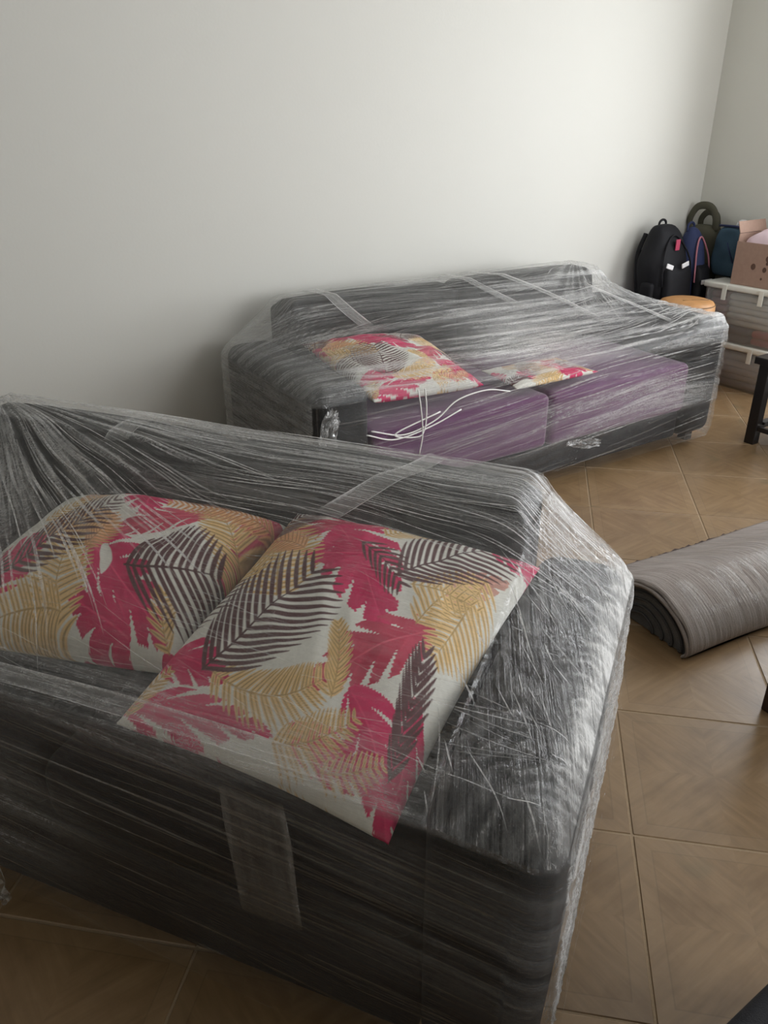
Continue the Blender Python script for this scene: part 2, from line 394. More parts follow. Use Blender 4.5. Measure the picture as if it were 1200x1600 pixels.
def paint_print(PX, PY, leaves):
    """flat print: colours per point from leaf outlines and fronds drawn in the layout plane"""
    shape = PX.shape; x = PX.ravel(); y = PY.ravel()
    col = np.tile(WHITE, (x.size, 1))
    def stroke(pts, w0, w1, c, al=1.0):
        pts = np.asarray(pts); mw = max(w0, w1) + 1
        sel = np.where((x > pts[:, 0].min() - mw) & (x < pts[:, 0].max() + mw) & (y > pts[:, 1].min() - mw) & (y < pts[:, 1].max() + mw))[0]
        if sel.size == 0: return
        xs = x[sel]; ys = y[sel]; best = np.full(sel.size, 9e9)
        n = len(pts) - 1
        for i in range(n):
            a = pts[i]; d = pts[i + 1] - a; L2 = d @ d + 1e-9
            q = np.clip(((xs - a[0]) * d[0] + (ys - a[1]) * d[1]) / L2, 0, 1)
            dist = np.hypot(xs - a[0] - q * d[0], ys - a[1] - q * d[1])
            tt = (i + q) / n; wd = w0 + (w1 - w0) * tt
            best = np.minimum(best, dist - wd * np.sin(np.pi * np.clip(.12 + .86 * tt, 0, 1)) ** .5)
        m = np.clip(.6 - best, 0, 1) * al
        col[sel] = col[sel] * (1 - m[:, None]) + c * m[:, None]
    def frond(p, n, ln, ang, w, c, curve=.35, rib=1.2, taper=.25, sides=(1, -1)):
        B = bez(p, 60); T_ = np.gradient(B, axis=0); T_ /= np.linalg.norm(T_, axis=1)[:, None] + 1e-9
        for k in range(n):
            t = (k + .5) / n; i = int(t * 59); l = ln * (taper + (1 - taper) * math.sin(math.pi * min(1, .18 + .80 * t)))
            for sd in sides:
                a = math.radians(ang) * sd; tx, ty = T_[i]
                d0 = np.array([tx * math.cos(a) - ty * math.sin(a), tx * math.sin(a) + ty * math.cos(a)])
                d1 = d0 * (1 - curve) + T_[i] * curve; d1 /= np.linalg.norm(d1)
                lp = bez([B[i], B[i] + d0 * l * .5, B[i] + d0 * l * .5 + d1 * l * .5], 7)
                stroke(lp, w, w * .6, c if c is BRN else np.clip(c * 1.25 + .06, 0, 1))
                if c is not BRN: stroke(lp, .9, .6, c * .62)
        stroke(B[::6], rib, rib * .6, c * .8)
    def leaf(p, W_, c, lobes=9, cut=.45, vein=True):
        lobes = max(3, lobes * .62)
        B = bez(p, 50); T_ = np.gradient(B, axis=0); L = np.cumsum(np.linalg.norm(T_, axis=1)); T_ /= np.linalg.norm(T_, axis=1)[:, None]
        sel = np.where((x > B[:, 0].min() - W_ * 1.2) & (x < B[:, 0].max() + W_ * 1.2) & (y > B[:, 1].min() - W_ * 1.2) & (y < B[:, 1].max() + W_ * 1.2))[0]
        if sel.size == 0: return
        xs = x[sel][:, None]; ys = y[sel][:, None]
        D = (xs - B[:, 0]) ** 2 + (ys - B[:, 1]) ** 2; i = D.argmin(1)
        dx = x[sel] - B[i, 0]; dy = y[sel] - B[i, 1]; side = dx * -T_[i, 1] + dy * T_[i, 0]; along = dx * T_[i, 0] + dy * T_[i, 1]
        t = i / 49.; off = np.abs(side)
        prof = W_ * np.sin(np.pi * np.clip(t, 0, 1) ** .8) ** .75
        ph = t * lobes - off / W_ * 1.6 + (side > 0) * .5
        saw = ph - np.floor(ph)
        rel = off / np.maximum(prof, 1e-6); wedge = np.abs(saw - .5) < .52 * cut * np.clip((rel - .30) / .70, 0, 1)
        ok = (off < prof * (1 - .10 * np.abs(saw - .5))) & ~wedge & (np.abs(along) < 4) & (i > 0) & (i < 49)
        sh = .86 + .32 * vnoise(ph * 2.2, off / 40, 5) + .12 * (np.abs(saw - .3) < .06)
        cc = np.clip(c[None] * sh[:, None], 0, 1); cc[:, 1:] += (.035 * (sh - .8))[:, None]
        col[sel[ok]] = cc[ok]
        if vein: stroke(B[2:-2:4], 1.5, .8, np.clip(c * 1.25 + .05, 0, 1))
    for kind, *a in leaves:
        {'leaf': leaf, 'frond': frond, 'stroke': stroke}[kind](*a)
    n = vnoise(x / 3, y / 3, 2)[:, None]
    return np.clip(col * (.94 + .10 * n), 0, 1).reshape(*shape, 3)
GLD2 = np.array([.60, .40, .16]); PNK = np.array([.58, .30, .24])
LEAVES = [
    # pillow beside the right arm: broad leaves first, then ferns, then palm fronds on top
    ('leaf', [(655, 832), (540, 850), (385, 885)], 26, MAG2, 7, .4), ('leaf', [(500, 808), (560, 820), (615, 846)], 22, MAG, 5),
    ('leaf', [(525, 852), (556, 930), (600, 1070)], 74, MAG, 9, .5), ('leaf', [(610, 930), (550, 935), (462, 915)], 36, MAG, 6, .4),
    ('leaf', [(686, 1048), (590, 1085), (462, 1156)], 50, MAG2, 9, .5), ('leaf', [(535, 1150), (596, 1225), (592, 1342)], 60, MAG, 7, .4),
    ('leaf', [(190, 1118), (280, 1148), (410, 1208)], 30, MAG, 6), ('leaf', [(250, 1045), (290, 1080), (345, 1125)], 40, MAG, 5, .3),
    ('leaf', [(770, 858), (815, 878), (866, 908)], 40, MAG, 5, .3), ('leaf', [(430, 1200), (500, 1240), (590, 1285)], 34, MAG, 6, .4),
    ('leaf', [(655, 1150), (640, 1220), (605, 1300)], 30, MAG, 5, .4), ('leaf', [(700, 1000), (740, 960), (805, 935)], 26, PNK, 5, .4),
    ('frond', [(423, 1000), (424, 915), (452, 825)], 17, 74, 70, 4.2, GLD2, -.15, 1.4), ('frond', [(765, 945), (728, 1030), (682, 1090)], 16, 58, 58, 4.2, GLD2, .1, 1.4),
    ('frond', [(650, 1045), (690, 990), (750, 950)], 13, 46, 62, 4.0, GLD2, .1, 1.3), ('frond', [(320, 1105), (410, 1200), (512, 1130)], 24, 52, 60, 3.8, GLD2, .15, 1.4),
    ('frond', [(505, 1165), (528, 1110), (520, 1050)], 13, 34, 40, 3.6, GLD2, .1, 1.3), ('frond', [(405, 1215), (470, 1235), (548, 1190)], 16, 44, 58, 3.6, GLD2, .1, 1.3),
    ('frond', [(470, 905), (440, 868), (365, 845)], 16, 42, 60, 3.4, ORG * .45 + GLD2 * .55, .1, 1.2), ('frond', [(600, 885), (640, 848), (700, 842)], 12, 36, 55, 3.2, GLD2, .1, 1.2),
    ('frond', [(480, 1255), (540, 1270), (595, 1245)], 10, 30, 60, 3.2, GLD2, .1, 1.2), ('frond', [(195, 1130), (215, 1095), (262, 1080)], 9, 30, 55, 3.2, GLD2, .1, 1.2), ('frond', [(640, 980), (700, 985), (760, 1000)], 10, 34, 60, 3.2, GLD2, .1, 1.2),
    ('frond', [(618, 968), (690, 915), (806, 858)], 15, 104, 50, 3.7, BRN, .30, 1.5), ('frond', [(305, 1100), (385, 1045), (488, 955)], 15, 128, 50, 4.4, BRN, .28, 1.8),
    ('frond', [(600, 1265), (640, 1180), (668, 1085)], 11, 74, 26, 4.0, BRN, .30, 1.4), ('frond', [(410, 858), (452, 828), (505, 806)], 12, 52, 44, 2.6, BRN, .3, 1.1),
    ('frond', [(560, 905), (600, 940), (625, 985)], 8, 52, 48, 3.2, BRN, .3, 1.0),
    # pillow towards the left arm
    ('leaf', [(245, 778), (185, 812), (225, 872)], 54, MAG, 7, .45), ('leaf', [(330, 840), (250, 865), (130, 918)], 24, MAG2, 7, .35),
    ('leaf', [(118, 925), (175, 970), (262, 1036)], 58, MAG, 8, .45), ('leaf', [(200, 1035), (150, 1015), (90, 1000)], 34, MAG, 6, .4),
    ('leaf', [(-60, 980), (-20, 930), (40, 900)], 40, MAG, 6, .45), ('leaf', [(432, 805), (400, 850), (345, 935)], 26, MAG2, 6, .35), ('leaf', [(-140, 880), (-80, 850), (-20, 800)], 44, MAG, 6, .45),
    ('leaf', [(60, 800), (100, 800), (140, 775)], 26, PNK, 5, .3),
    ('frond', [(66, 1035), (62, 965), (90, 890)], 17, 66, 70, 3.8, GLD2, -.1, 1.4), ('frond', [(80, 1012), (30, 1000), (-60, 1010)], 17, 50, 60, 3.4, GLD2, .1, 1.2),
    ('frond', [(392, 945), (378, 870), (325, 820)], 17, 62, 60, 3.6, GLD2, 0, 1.4), ('frond', [(425, 830), (350, 812), (245, 828)], 20, 40, 56, 3.2, ORG * .5 + GLD2 * .5, .1, 1.2),
    ('frond', [(110, 930), (140, 905), (150, 870)], 12, 40, 58, 3.2, ORG * .4 + GLD2 * .6, .1, 1.1), ('frond', [(150, 880), (100, 870), (20, 890)], 15, 42, 58, 3.2, ORG * .25 + GLD2 * .75, .1, 1.1), ('frond', [(10, 870), (60, 812), (130, 785)], 14, 36, 52, 3, GLD2, .1, 1.1),
    ('frond', [(265, 1040), (250, 1015), (260, 980)], 8, 30, 60, 3.2, GLD2, .1, 1.1),
    ('frond', [(-30, 950), (60, 905), (150, 828)], 16, 80, 46, 3.3, BRN, .3, 1.5), ('frond', [(188, 958), (270, 962), (356, 925)], 13, 92, 58, 4.2, BRN, .28, 1.7),
    ('frond', [(235, 800), (310, 790), (410, 800)], 18, 36, 46, 2.4, BRN, .3, 1.1), ('frond', [(-150, 960), (-100, 930), (-40, 960)], 14, 60, 44, 3.2, BRN, .3, 1.4),
    ('stroke', [(150, 935), (156, 953), (150, 972)], 12, 9, WHITE),
]
def pillow(name, corners, px, parent_loc, rz, support, n, thick, label, group, uvswap=False, lift=None):
    """corners BL, BR, TR, TL in the sofa's own frame; support(s, d) is the height of what it lies on"""
    P = [np.array(c, float) for c in corners]
    g = np.linspace(0, 1, n); U, V = np.meshgrid(g, g, indexing='ij')
    q = 2 * U - 1; r = 2 * V - 1
    Up = .5 + (U - .5) * (1 - .07 * (1 - r ** 2)); Vp = .5 + (V - .5) * (1 - .07 * (1 - q ** 2))
    B = ((1 - Up) * (1 - Vp))[..., None] * P[0] + (Up * (1 - Vp))[..., None] * P[1] + (Up * Vp)[..., None] * P[2] + ((1 - Up) * Vp)[..., None] * P[3]
    puff = np.clip((1 - q ** 2) * (1 - r ** 2), 0, 1) ** .40
    wr = (vnoise(U * 7, V * 7, 3) - .5) * .016 * puff + (vnoise(U * 16 + V * 8, V * 5, 9) - .5) * .006 * puff
    top = B.copy(); top[..., 2] += thick * .62 * puff + wr
    bot = B.copy(); bot[..., 2] -= thick * .45 * puff
    sup = support(B[..., 0], B[..., 1]) + .004
    bot[..., 2] = np.maximum(bot[..., 2], sup); top[..., 2] = np.maximum(top[..., 2], bot[..., 2] + .004 + .03 * puff)
    H = homog([(0, 0), (1, 0), (1, 1), (0, 1)], px)
    den = H[2, 0] * U + H[2, 1] * V + H[2, 2]; X = (H[0, 0] * U + H[0, 1] * V + H[0, 2]) / den; Y = (H[1, 0] * U + H[1, 1] * V + H[1, 2]) / den
    colr = paint_print(X, Y, LEAVES)
    step = 4; gi = list(range(0, n, step)); gi = gi if gi[-1] == n - 1 else gi + [n - 1]
    V_ = top.reshape(-1, 3); idx = np.arange(n * n).reshape(n, n)
    F = np.stack([idx[:-1, :-1], idx[1:, :-1], idx[1:, 1:], idx[:-1, 1:]], -1).reshape(-1, 4).tolist()
    low = bot[::2, ::2] if n % 2 else bot
    m = low.shape[0]; base = n * n; idb = np.arange(m * m).reshape(m, m) + base
    F += np.stack([idb[:-1, :-1], idb[:-1, 1:], idb[1:, 1:], idb[1:, :-1]], -1).reshape(-1, 4).tolist()
    st = 2 if n % 2 else 1
    def rim(tl, bl, flip):
        for k in range(len(bl) - 1):
            f = [bl[k], bl[k + 1]] + [tl[j] for j in range((k + 1) * st, k * st - 1, -1)]
            F.append(f[::-1] if flip else f)
    rim(idx[:, 0], idb[:, 0], False); rim(idx[:, -1], idb[:, -1], True); rim(idx[0, :], idb[0, :], True); rim(idx[-1, :], idb[-1, :], False)
    Vall = np.concatenate([V_, low.reshape(-1, 3)])
    o = mesh_obj(name, Vall, F, M_print)
    ca = o.data.color_attributes.new('print', 'FLOAT_COLOR', 'POINT')
    cl = np.concatenate([colr.reshape(-1, 3), colr[::st, ::st].reshape(-1, 3)]); cl = np.concatenate([cl, np.ones((len(cl), 1))], 1)
    ca.data.foreach_set('color', cl.astype(np.float32).ravel())
    o.location = parent_loc; o.rotation_euler = (0, 0, rz)
    tag(o, label, 'pillow', group)
    return V_

# ------------------------------------------------------------------ sofas
class Sofa: pass
def make_sofa(name, P, az, L, D, seats, m_body, m_seat, label, seat_z=.44, arm_w=.19, arm_h=.61, back_h=.78, overhang=0.0):
    s = Sofa(); ang = math.pi / 2 - math.radians(az); s.rz = ang; s.loc = (P[0], P[1], 0)
    s.L, s.D, s.arm_w, s.arm_h, s.back_h, s.seat_z = L, D, arm_w, arm_h, back_h, seat_z
    root = empty(name, s.loc, ang); tag(root, label, 'sofa', None); s.root = root
    A = arm_w; inner0, inner1 = -L + A, -A
    soft_box('base', inner0 + .002, inner1 - .002, .03, D - .03, .05, .27 if overhang == 0 else .188, .02, m_body, root)
    for x0 in (-L, -A):
        soft_box('arm', x0, x0 + A, 0, D - .02, .05, arm_h, .055, m_body, root, puff=(.006, .008, .012), k=6)
    def lean(V):
        V = V.copy(); V[:, 1] += .05 * np.clip((V[:, 2] - .45) / .33, 0, 1) * (V[:, 1] < D - .1); return V
    soft_box('backrest', inner0 + .004, inner1 - .004, D - .17, D, .05, back_h - .03, .03, m_body, root)
    wseat = (inner1 - inner0) / seats
    for k in range(seats):
        a = inner0 + wseat * k; b = a + wseat
        soft_box('seat_cushion', a + .004, b - .004, .015 - overhang, D - .19, .272 if overhang == 0 else .19, seat_z - .014, .05 if overhang == 0 else .03, m_seat, root, puff=(0, .012, .016))
        soft_box('back_cushion', a + .004, b - .004, D - .235, D - .015, seat_z + .01, back_h - .010, .05, m_body, root, puff=(0, .012, .010), fn=lean)
    for fx in (-L + .08, -.08):
        for fy in (.08, D - .10): box('foot', fx - .025, fx + .025, fy - .025, fy + .025, .0, .055, M_foot, root, .004)
    def support(S_, D_):
        S_ = np.asarray(S_); D_ = np.asarray(D_)
        def rb(x0, x1, y0, y1, z, r):
            e = np.minimum(np.minimum(S_ - x0, x1 - S_), np.minimum(D_ - y0, y1 - D_))
            q = np.clip(r - e, 0, r); return np.where(e >= 0, z - (r - np.sqrt(np.maximum(r * r - q * q, 0))), 0)
        h = np.where((S_ > inner0) & (S_ < inner1) & (D_ > 0) & (D_ < D), seat_z, 0.)
        for x0 in (-L, -A): h = np.maximum(h, rb(x0, x0 + A, 0, D - .02, arm_h + .012, .055))
        h = np.maximum(h, rb(inner0, inner1, D - .23, D, back_h, .05))
        return h
    s.support = support
    s.rest = lambda S_, D_: np.where((np.asarray(S_) > inner0) & (np.asarray(S_) < inner1) & (np.asarray(D_) > D - .26), seat_z, support(S_, D_))
    return s

def film(s, cell, pillows, front_z, top_haze, skirt_haze, seed, off=.012):
    """stretch film: a taut membrane over the sofa and its pillows (obstacle problem), and a skirt down to the floor"""
    L, D = s.L, s.D
    x0, x1, y0, y1 = -L - off, off, -off, D + off
    nx = int((x1 - x0) / cell) // 4 * 4 + 1; ny = int((y1 - y0) / cell) // 4 * 4 + 1
    gx = np.linspace(x0, x1, nx); gy = np.linspace(y0, y1, ny)
    X, Y = np.meshgrid(gx, gy, indexing='ij')
    obs = s.support(X, Y) + .006
    obs[obs < .1] = 0
    for V in pillows:
        i = np.round((V[:, 0] - x0) / (x1 - x0) * (nx - 1)).astype(int); j = np.round((V[:, 1] - y0) / (y1 - y0) * (ny - 1)).astype(int)
        ok = (i > 0) & (i < nx - 1) & (j > 0) & (j < ny - 1); ph = np.zeros_like(obs); np.maximum.at(ph, (i[ok], j[ok]), V[ok, 2])
        for _ in range(2):
            q = np.pad(ph, 1); ph = np.where(ph > 0, ph, np.maximum.reduce([q[2:, 1:-1], q[:-2, 1:-1], q[1:-1, 2:], q[1:-1, :-2]]))
        obs = np.maximum(obs, np.where(ph > 0, ph + .005, 0))
    A = s.arm_w; zb = np.zeros_like(obs)
    edge_arm = s.arm_h - .035
    fr = front_z(gx); bk = np.interp(gx, [-L - off, -L + .02, -L + A + .03, -A - .03, -.02, off], [edge_arm, edge_arm + .02, s.back_h - .02, s.back_h - .02, edge_arm + .02, edge_arm])
    sd = np.interp(gy, [y0, .05, D * .8, y1], [edge_arm, edge_arm, edge_arm, edge_arm])
    def solve(o, f, b, sdd, z, it):
        for _ in range(it):
            z[:, 0] = f; z[:, -1] = b; z[0, :] = sdd; z[-1, :] = sdd
            a = .25 * (z[2:, 1:-1] + z[:-2, 1:-1] + z[1:-1, 2:] + z[1:-1, :-2])
            z[1:-1, 1:-1] = np.maximum(a, o[1:-1, 1:-1])
        return z
    z = None
    for st, it in ((4, 900), (2, 400), (1, 250)):
        o = obs[::st, ::st]
        if z is None: z = np.maximum(o, .5)
        else:
            zz = np.zeros_like(o); zz[::2, ::2] = z; zz[1::2, ::2] = .5 * (z[1:] + z[:-1]); zz[:, 1::2] = .5 * (zz[:, 2::2] + zz[:, :-1:2]); z = np.maximum(zz, o)
        z = solve(o, fr[::st], bk[::st], sd[::st], z, it)
    s.grid = (gx, gy, z.copy())
    H, disp, UVt = top_haze(X, Y, z)
    edge = np.minimum(np.minimum(X - x0, x1 - X), np.minimum(Y - y0, y1 - Y)); z = z + disp * np.clip(edge / .02, 0, 1)
    # round the vertical corners
    def rnd(x, y):
        r = .045; cx = np.clip(x, x0 + r, x1 - r); cy = np.clip(y, y0 + r, y1 - r)
        dx = x - cx; dy = y - cy; m = np.maximum(np.abs(dx), np.abs(dy)); l = np.hypot(dx, dy); k = np.where(l > 0, m / np.where(l > 0, l, 1), 1)
        return cx + dx * k, cy + dy * k
    Xr, Yr = rnd(X, Y)
    V = np.stack([Xr, Yr, z], -1).reshape(-1, 3)
    idx = np.arange(nx * ny).reshape(nx, ny)
    F = [np.stack([idx[:-1, :-1], idx[1:, :-1], idx[1:, 1:], idx[:-1, 1:]], -1).reshape(-1, 4)]
    ring = np.concatenate([idx[:-1, 0], idx[-1, :-1], idx[:0:-1, -1], idx[0, :0:-1]])
    rv = V[ring]; m = len(ring)
    perim = np.concatenate([[0], np.cumsum(np.linalg.norm(np.diff(rv[:, :2], axis=0), axis=1))])
    nxt = np.roll(rv[:, :2], -1, 0) - np.roll(rv[:, :2], 1, 0); nrm = np.stack([nxt[:, 1], -nxt[:, 0]], 1); nrm /= np.linalg.norm(nrm, axis=1)[:, None]
    rows = int(.58 / (cell * 1.4)); zb0 = .028
    kk = (np.arange(1, rows + 1) / rows)[:, None]
    Z = rv[None, :, 2] * (1 - kk) + zb0 * kk
    PR = np.broadcast_to(perim, Z.shape)
    hs, ds, UVs = skirt_haze(rv[None, :, 0] + 0 * Z, rv[None, :, 1] + 0 * Z, Z, PR)
    tuck = -.018 * sstep(.09, .02, Z)
    XY = rv[None, :, :2] + nrm[None] * (ds + tuck)[..., None]
    SV = np.concatenate([XY, Z[..., None]], -1).reshape(-1, 3)
    sid = np.concatenate([ring[None], (np.arange(rows * m).reshape(rows, m) + nx * ny)])
    a = sid[:-1]; b = sid[1:]
    F.append(np.stack([a, b, np.roll(b, -1, 1), np.roll(a, -1, 1)], -1).reshape(-1, 4))
    Vall = np.concatenate([V, SV]); F = np.concatenate(F)
    # split the UV seam simply by per-vertex coordinates
    UV = np.concatenate([np.stack(UVt, -1).reshape(-1, 2), np.stack(UVs, -1).reshape(-1, 2)])
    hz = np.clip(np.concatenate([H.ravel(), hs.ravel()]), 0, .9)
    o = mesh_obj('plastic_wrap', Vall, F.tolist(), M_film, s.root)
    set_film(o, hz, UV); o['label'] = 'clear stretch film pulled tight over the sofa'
    s.wrap = o
    return o
def set_film(o, hz, UV):
    at = o.data.attributes.new('haze', 'FLOAT', 'POINT'); at.data.foreach_set('value', np.asarray(hz, np.float32))
    uv = o.data.uv_layers.new(name='film_uv'); li = np.zeros(len(o.data.loops), np.int32); o.data.loops.foreach_get('vertex_index', li)
    uv.data.foreach_set('uv', np.asarray(UV, np.float32)[li].ravel())
def film_height(s, x, y):
    gx, gy, z = s.grid
    fi = np.clip((x - gx[0]) / (gx[1] - gx[0]), 0, len(gx) - 1.001); fj = np.clip((y - gy[0]) / (gy[1] - gy[0]), 0, len(gy) - 1.001)
    i = int(fi); j = int(fj); a = fi - i; b = fj - j
    return float(z[i, j] * (1 - a) * (1 - b) + z[i + 1, j] * a * (1 - b) + z[i, j + 1] * (1 - a) * b + z[i + 1, j + 1] * a * b)
def film_strip(s, path, width, haze=.35, seed=0, n=60):
    """overlap band of film; path points (s, d) on the top or (s, d, z) on the skirt"""
    pts = []
    for p in path: pts.append(np.array([p[0], p[1], p[2] if len(p) > 2 else film_height(s, p[0], p[1])], float))
    C = np.array(catmull(pts, max(2, n // (len(pts) - 1)))); on_top = [len(p) == 2 for p in path]
    if all(on_top): pass
    T_ = np.gradient(C, axis=0); T_ /= np.linalg.norm(T_, axis=1)[:, None]
    V = []; hz = []; UV = []; m = 9
    run = np.concatenate([[0], np.cumsum(np.linalg.norm(np.diff(C, axis=0), axis=1))])
    for i, c in enumerate(C):
        side = np.array([-T_[i, 1], T_[i, 0], 0]); l = np.linalg.norm(side)
        side = side / l if l > .25 else np.array([1., 0, 0])
        for k in range(m):
            f = 2 * k / (m - 1) - 1; w = width * (1 + .12 * (vnoise(run[i] * 9, 3, seed) - .5))
            q = c + side * f * w / 2
            if all(on_top): q[2] = film_height(s, q[0], q[1])
            q[2] += .006 + .003 * (abs(f) > .9)
            if not all(on_top): q[1] -= .008
            V.append(q); hz.append(haze * min(1, 8 * i / len(C), 8 * (len(C) - 1 - i) / len(C)) * (2.0 if f > .9 else 1.3 if f < -.9 else .25 + .5 * vnoise(run[i] * 5, k * .5, seed))); UV.append((run[i], f * w / 2 + seed))
    F = [(i * m + k, i * m + k + 1, (i + 1) * m + k + 1, (i + 1) * m + k) for i in range(len(C) - 1) for k in range(m - 1)]
    o = mesh_obj('film_strip', V, F, M_strip, s.root); set_film(o, hz, UV); return o

def film_creases(s, field, n_top, n_front, slope, seed, side_n=0):
    """fine whitened pull lines of the film, crease highlights painted in, too many to count"""
    rs = np.random.RandomState(seed); V = []; F = []; hz = []; UV = []; L, D = s.L, s.D
    def ribbon(pts, nrm, w, h):
        pts = np.array(pts); m = len(pts)
        if m < 3: return
        T_ = np.gradient(pts, axis=0); b = len(V)
        for i in range(m):
            sd = np.cross(T_[i], nrm); sd = sd / (np.linalg.norm(sd) + 1e-9); f = math.sin(math.pi * (i + .3) / (m - .4)); ww = w * (.35 + .65 * f)
            for e in (-.5, .5): V.append(pts[i] + sd * ww * e); hz.append(h * f); UV.append((i * .02, e * w + rs.rand() * .001))
        for i in range(m - 1): F.append((b + 2 * i, b + 2 * i + 1, b + 2 * i + 3, b + 2 * i + 2))
    for _ in range(n_top):
        x, y = rs.uniform(-L + .02, -.005), rs.uniform(.0, D - .01)
        r = field(x, y, rs)
        if r is None: continue
        ang, ln, w, h, bend = r; pts = []
        for i in range(int(ln / .015)):
            if not (-L < x < 0 and -.005 < y < D): break
            pts.append((x, y, film_height(s, x, y) + .0075)); a = ang + bend * i * .015 + .25 * (float(vnoise(x * 8, y * 8, seed)) - .5)
            x += .015 * math.cos(a); y += .015 * math.sin(a)
        ribbon(pts, np.array([0, 0, 1.]), w, h)
    for _ in range(n_front):
        x = rs.uniform(-L, -.1); z = .58 * rs.rand() ** .6; ln = rs.uniform(.1, .65); sl = slope(x, z) + rs.uniform(-.03, .03); pts = []
        for i in range(int(ln / .02)):
            if x > -.01 or z < .06 or z > .57: break
            pts.append((x, -.0215, z)); x += .02; z += .02 * (sl + .12 * (float(vnoise(x * 4, z * 6, seed)) - .5))
        ribbon(pts, np.array([0, -1., 0]), rs.uniform(.0015, .006), rs.uniform(.05, .26) * (.25 + .75 * min(1, z / .4)) * (.45 if x > -.35 and L < 2 else 1.0 if L < 2 else 1.2 + 1.6 * max(0, 1 + x / 1.2)))
    for _ in range(side_n):
        y = rs.uniform(0, D * .9); z = rs.uniform(.1, .57); a = rs.uniform(-1.2, 1.2); pts = []
        for i in range(rs.randint(4, 14)):
            if not (0 < y < D and .05 < z < .575): break
            pts.append((.034, y, z)); y += .012 * math.cos(a); z += .012 * math.sin(a); a += rs.uniform(-.2, .2)
        ribbon(pts, np.array([1., 0, 0]), rs.uniform(.0015, .004), rs.uniform(.2, .7))
    o = mesh_obj('film_creases', V, F, M_strip, s.wrap); set_film(o, hz, UV); o['kind'] = 'stuff'
# ---- near sofa
P1 = (.222, .726)
near = make_sofa('wrapped_sofa', P1, 111.7, 1.86, .83, 2, M_sofa, M_sofa,
                 'black sofa with an all-black seat wrapped in clear film beside the rolled rug')
R_c = [(-.775, .085, .50), (-.24, .02, .50), (-.155, .605, .665), (-.68, .605, .685)]
L_c = [(-1.31, .16, .50), (-.745, .225, .52), (-.70, .595, .655), (-1.30, .595, .61)]
near_p = []
near_p.append(pillow('throw_pillow', L_c, LPX, near.loc, near.rz, near.rest, 341, .20, 'leaf-print pillow under film on the all-black sofa, its edge tucked beneath the other pillow', 'leaf-print pillows'))
near_p.append(pillow('throw_pillow', R_c, RPX, near.loc, near.rz, near.rest, 341, .175, 'leaf-print pillow under film on the all-black sofa, its pink corner on the arm', 'leaf-print pillows'))
def top_near(X, Y, z):
    # fan of folds from the far back corner, folds along the back, crinkles over the arm
    c0 = (-1.70, .80); r0 = np.hypot(X - c0[0], Y - c0[1]); a0 = np.arctan2(Y - c0[1], X - c0[0])
    wf = sstep(1.0, .45, r0) * sstep(-.75, -1.0, X)
    c1 = (-.16, .80); r1 = np.hypot(X - c1[0], Y - c1[1]); a1 = np.arctan2(Y - c1[1], X - c1[0])
    wb = sstep(.48, .62, Y) * sstep(-.05, -.2, X)
    wa = sstep(-.24, -.12, X)
    fan = ridge(a0 * 15, r0 * 1.1, 1, 1.3); fan2 = ridge(a0 * 30, r0 * 2, 2, 2)
    warp = .02 * vnoise(X * 3, Y * 6, 4)
    hor = ridge((Y + z * 1.1 + warp) * 34, X * 1.5, 3, 1.3); hor2 = ridge((Y + z + warp) * 110, X * 2.5, 6, 2)
    cr = ridge(X * 26 + 4 * vnoise(X * 9, Y * 9, 7), Y * 17 + 4 * vnoise(X * 8, Y * 8, 8), 9, 4)
    arm = ridge((X * .8 + Y * .25) * 34, (Y - X * .7) * 46 + 2 * vnoise(X * 12, Y * 12, 12), 13, 3)
    backz = sstep(.52, .64, z) * sstep(.46, .60, Y)
    seat = 1 - np.clip(wb + wf + wa, 0, 1)
    pat = sstep(.25, .7, vnoise(X * 2.2, (Y + z) * 9, 41)); hc = sstep(.2, .95, hor)
    H = .025 + wf * (.02 + .46 * sstep(.2, .95, fan) * (.5 + .5 * fan2)) + wb * (1 - wf) * (.028 + .42 * hc ** 1.3 * (.2 + .8 * pat) + .05 * hor2) + wa * (.018 + .07 * cr + .11 * arm) + seat * (.012 + .07 * cr * vnoise(X * 4, Y * 4, 5))
    front = sstep(.13, .03, Y); H += front * (.09 + .16 * vnoise(X * 2.2, 1, 3)) * (1 - wa)
    rim = sstep(-.055, .0, X); H += rim * (.30 + .40 * arm) * sstep(-.02, .25, Y); H += sstep(.10, .0, r1) * .1  # outer arm edge: window glare put into the haze as white
    disp = wf * .006 * fan + wb * .004 * hor + wa * (.004 * arm + .003 * cr) + .002 * cr * seat
    U = np.where(wf > .5, r0, X); V_ = np.where(wf > .5, a0 * .35, Y + z)
    U = np.where(wa > .5, Y, U); V_ = np.where(wa > .5, X + .3 * Y, V_)
    return H, disp, (U, V_)
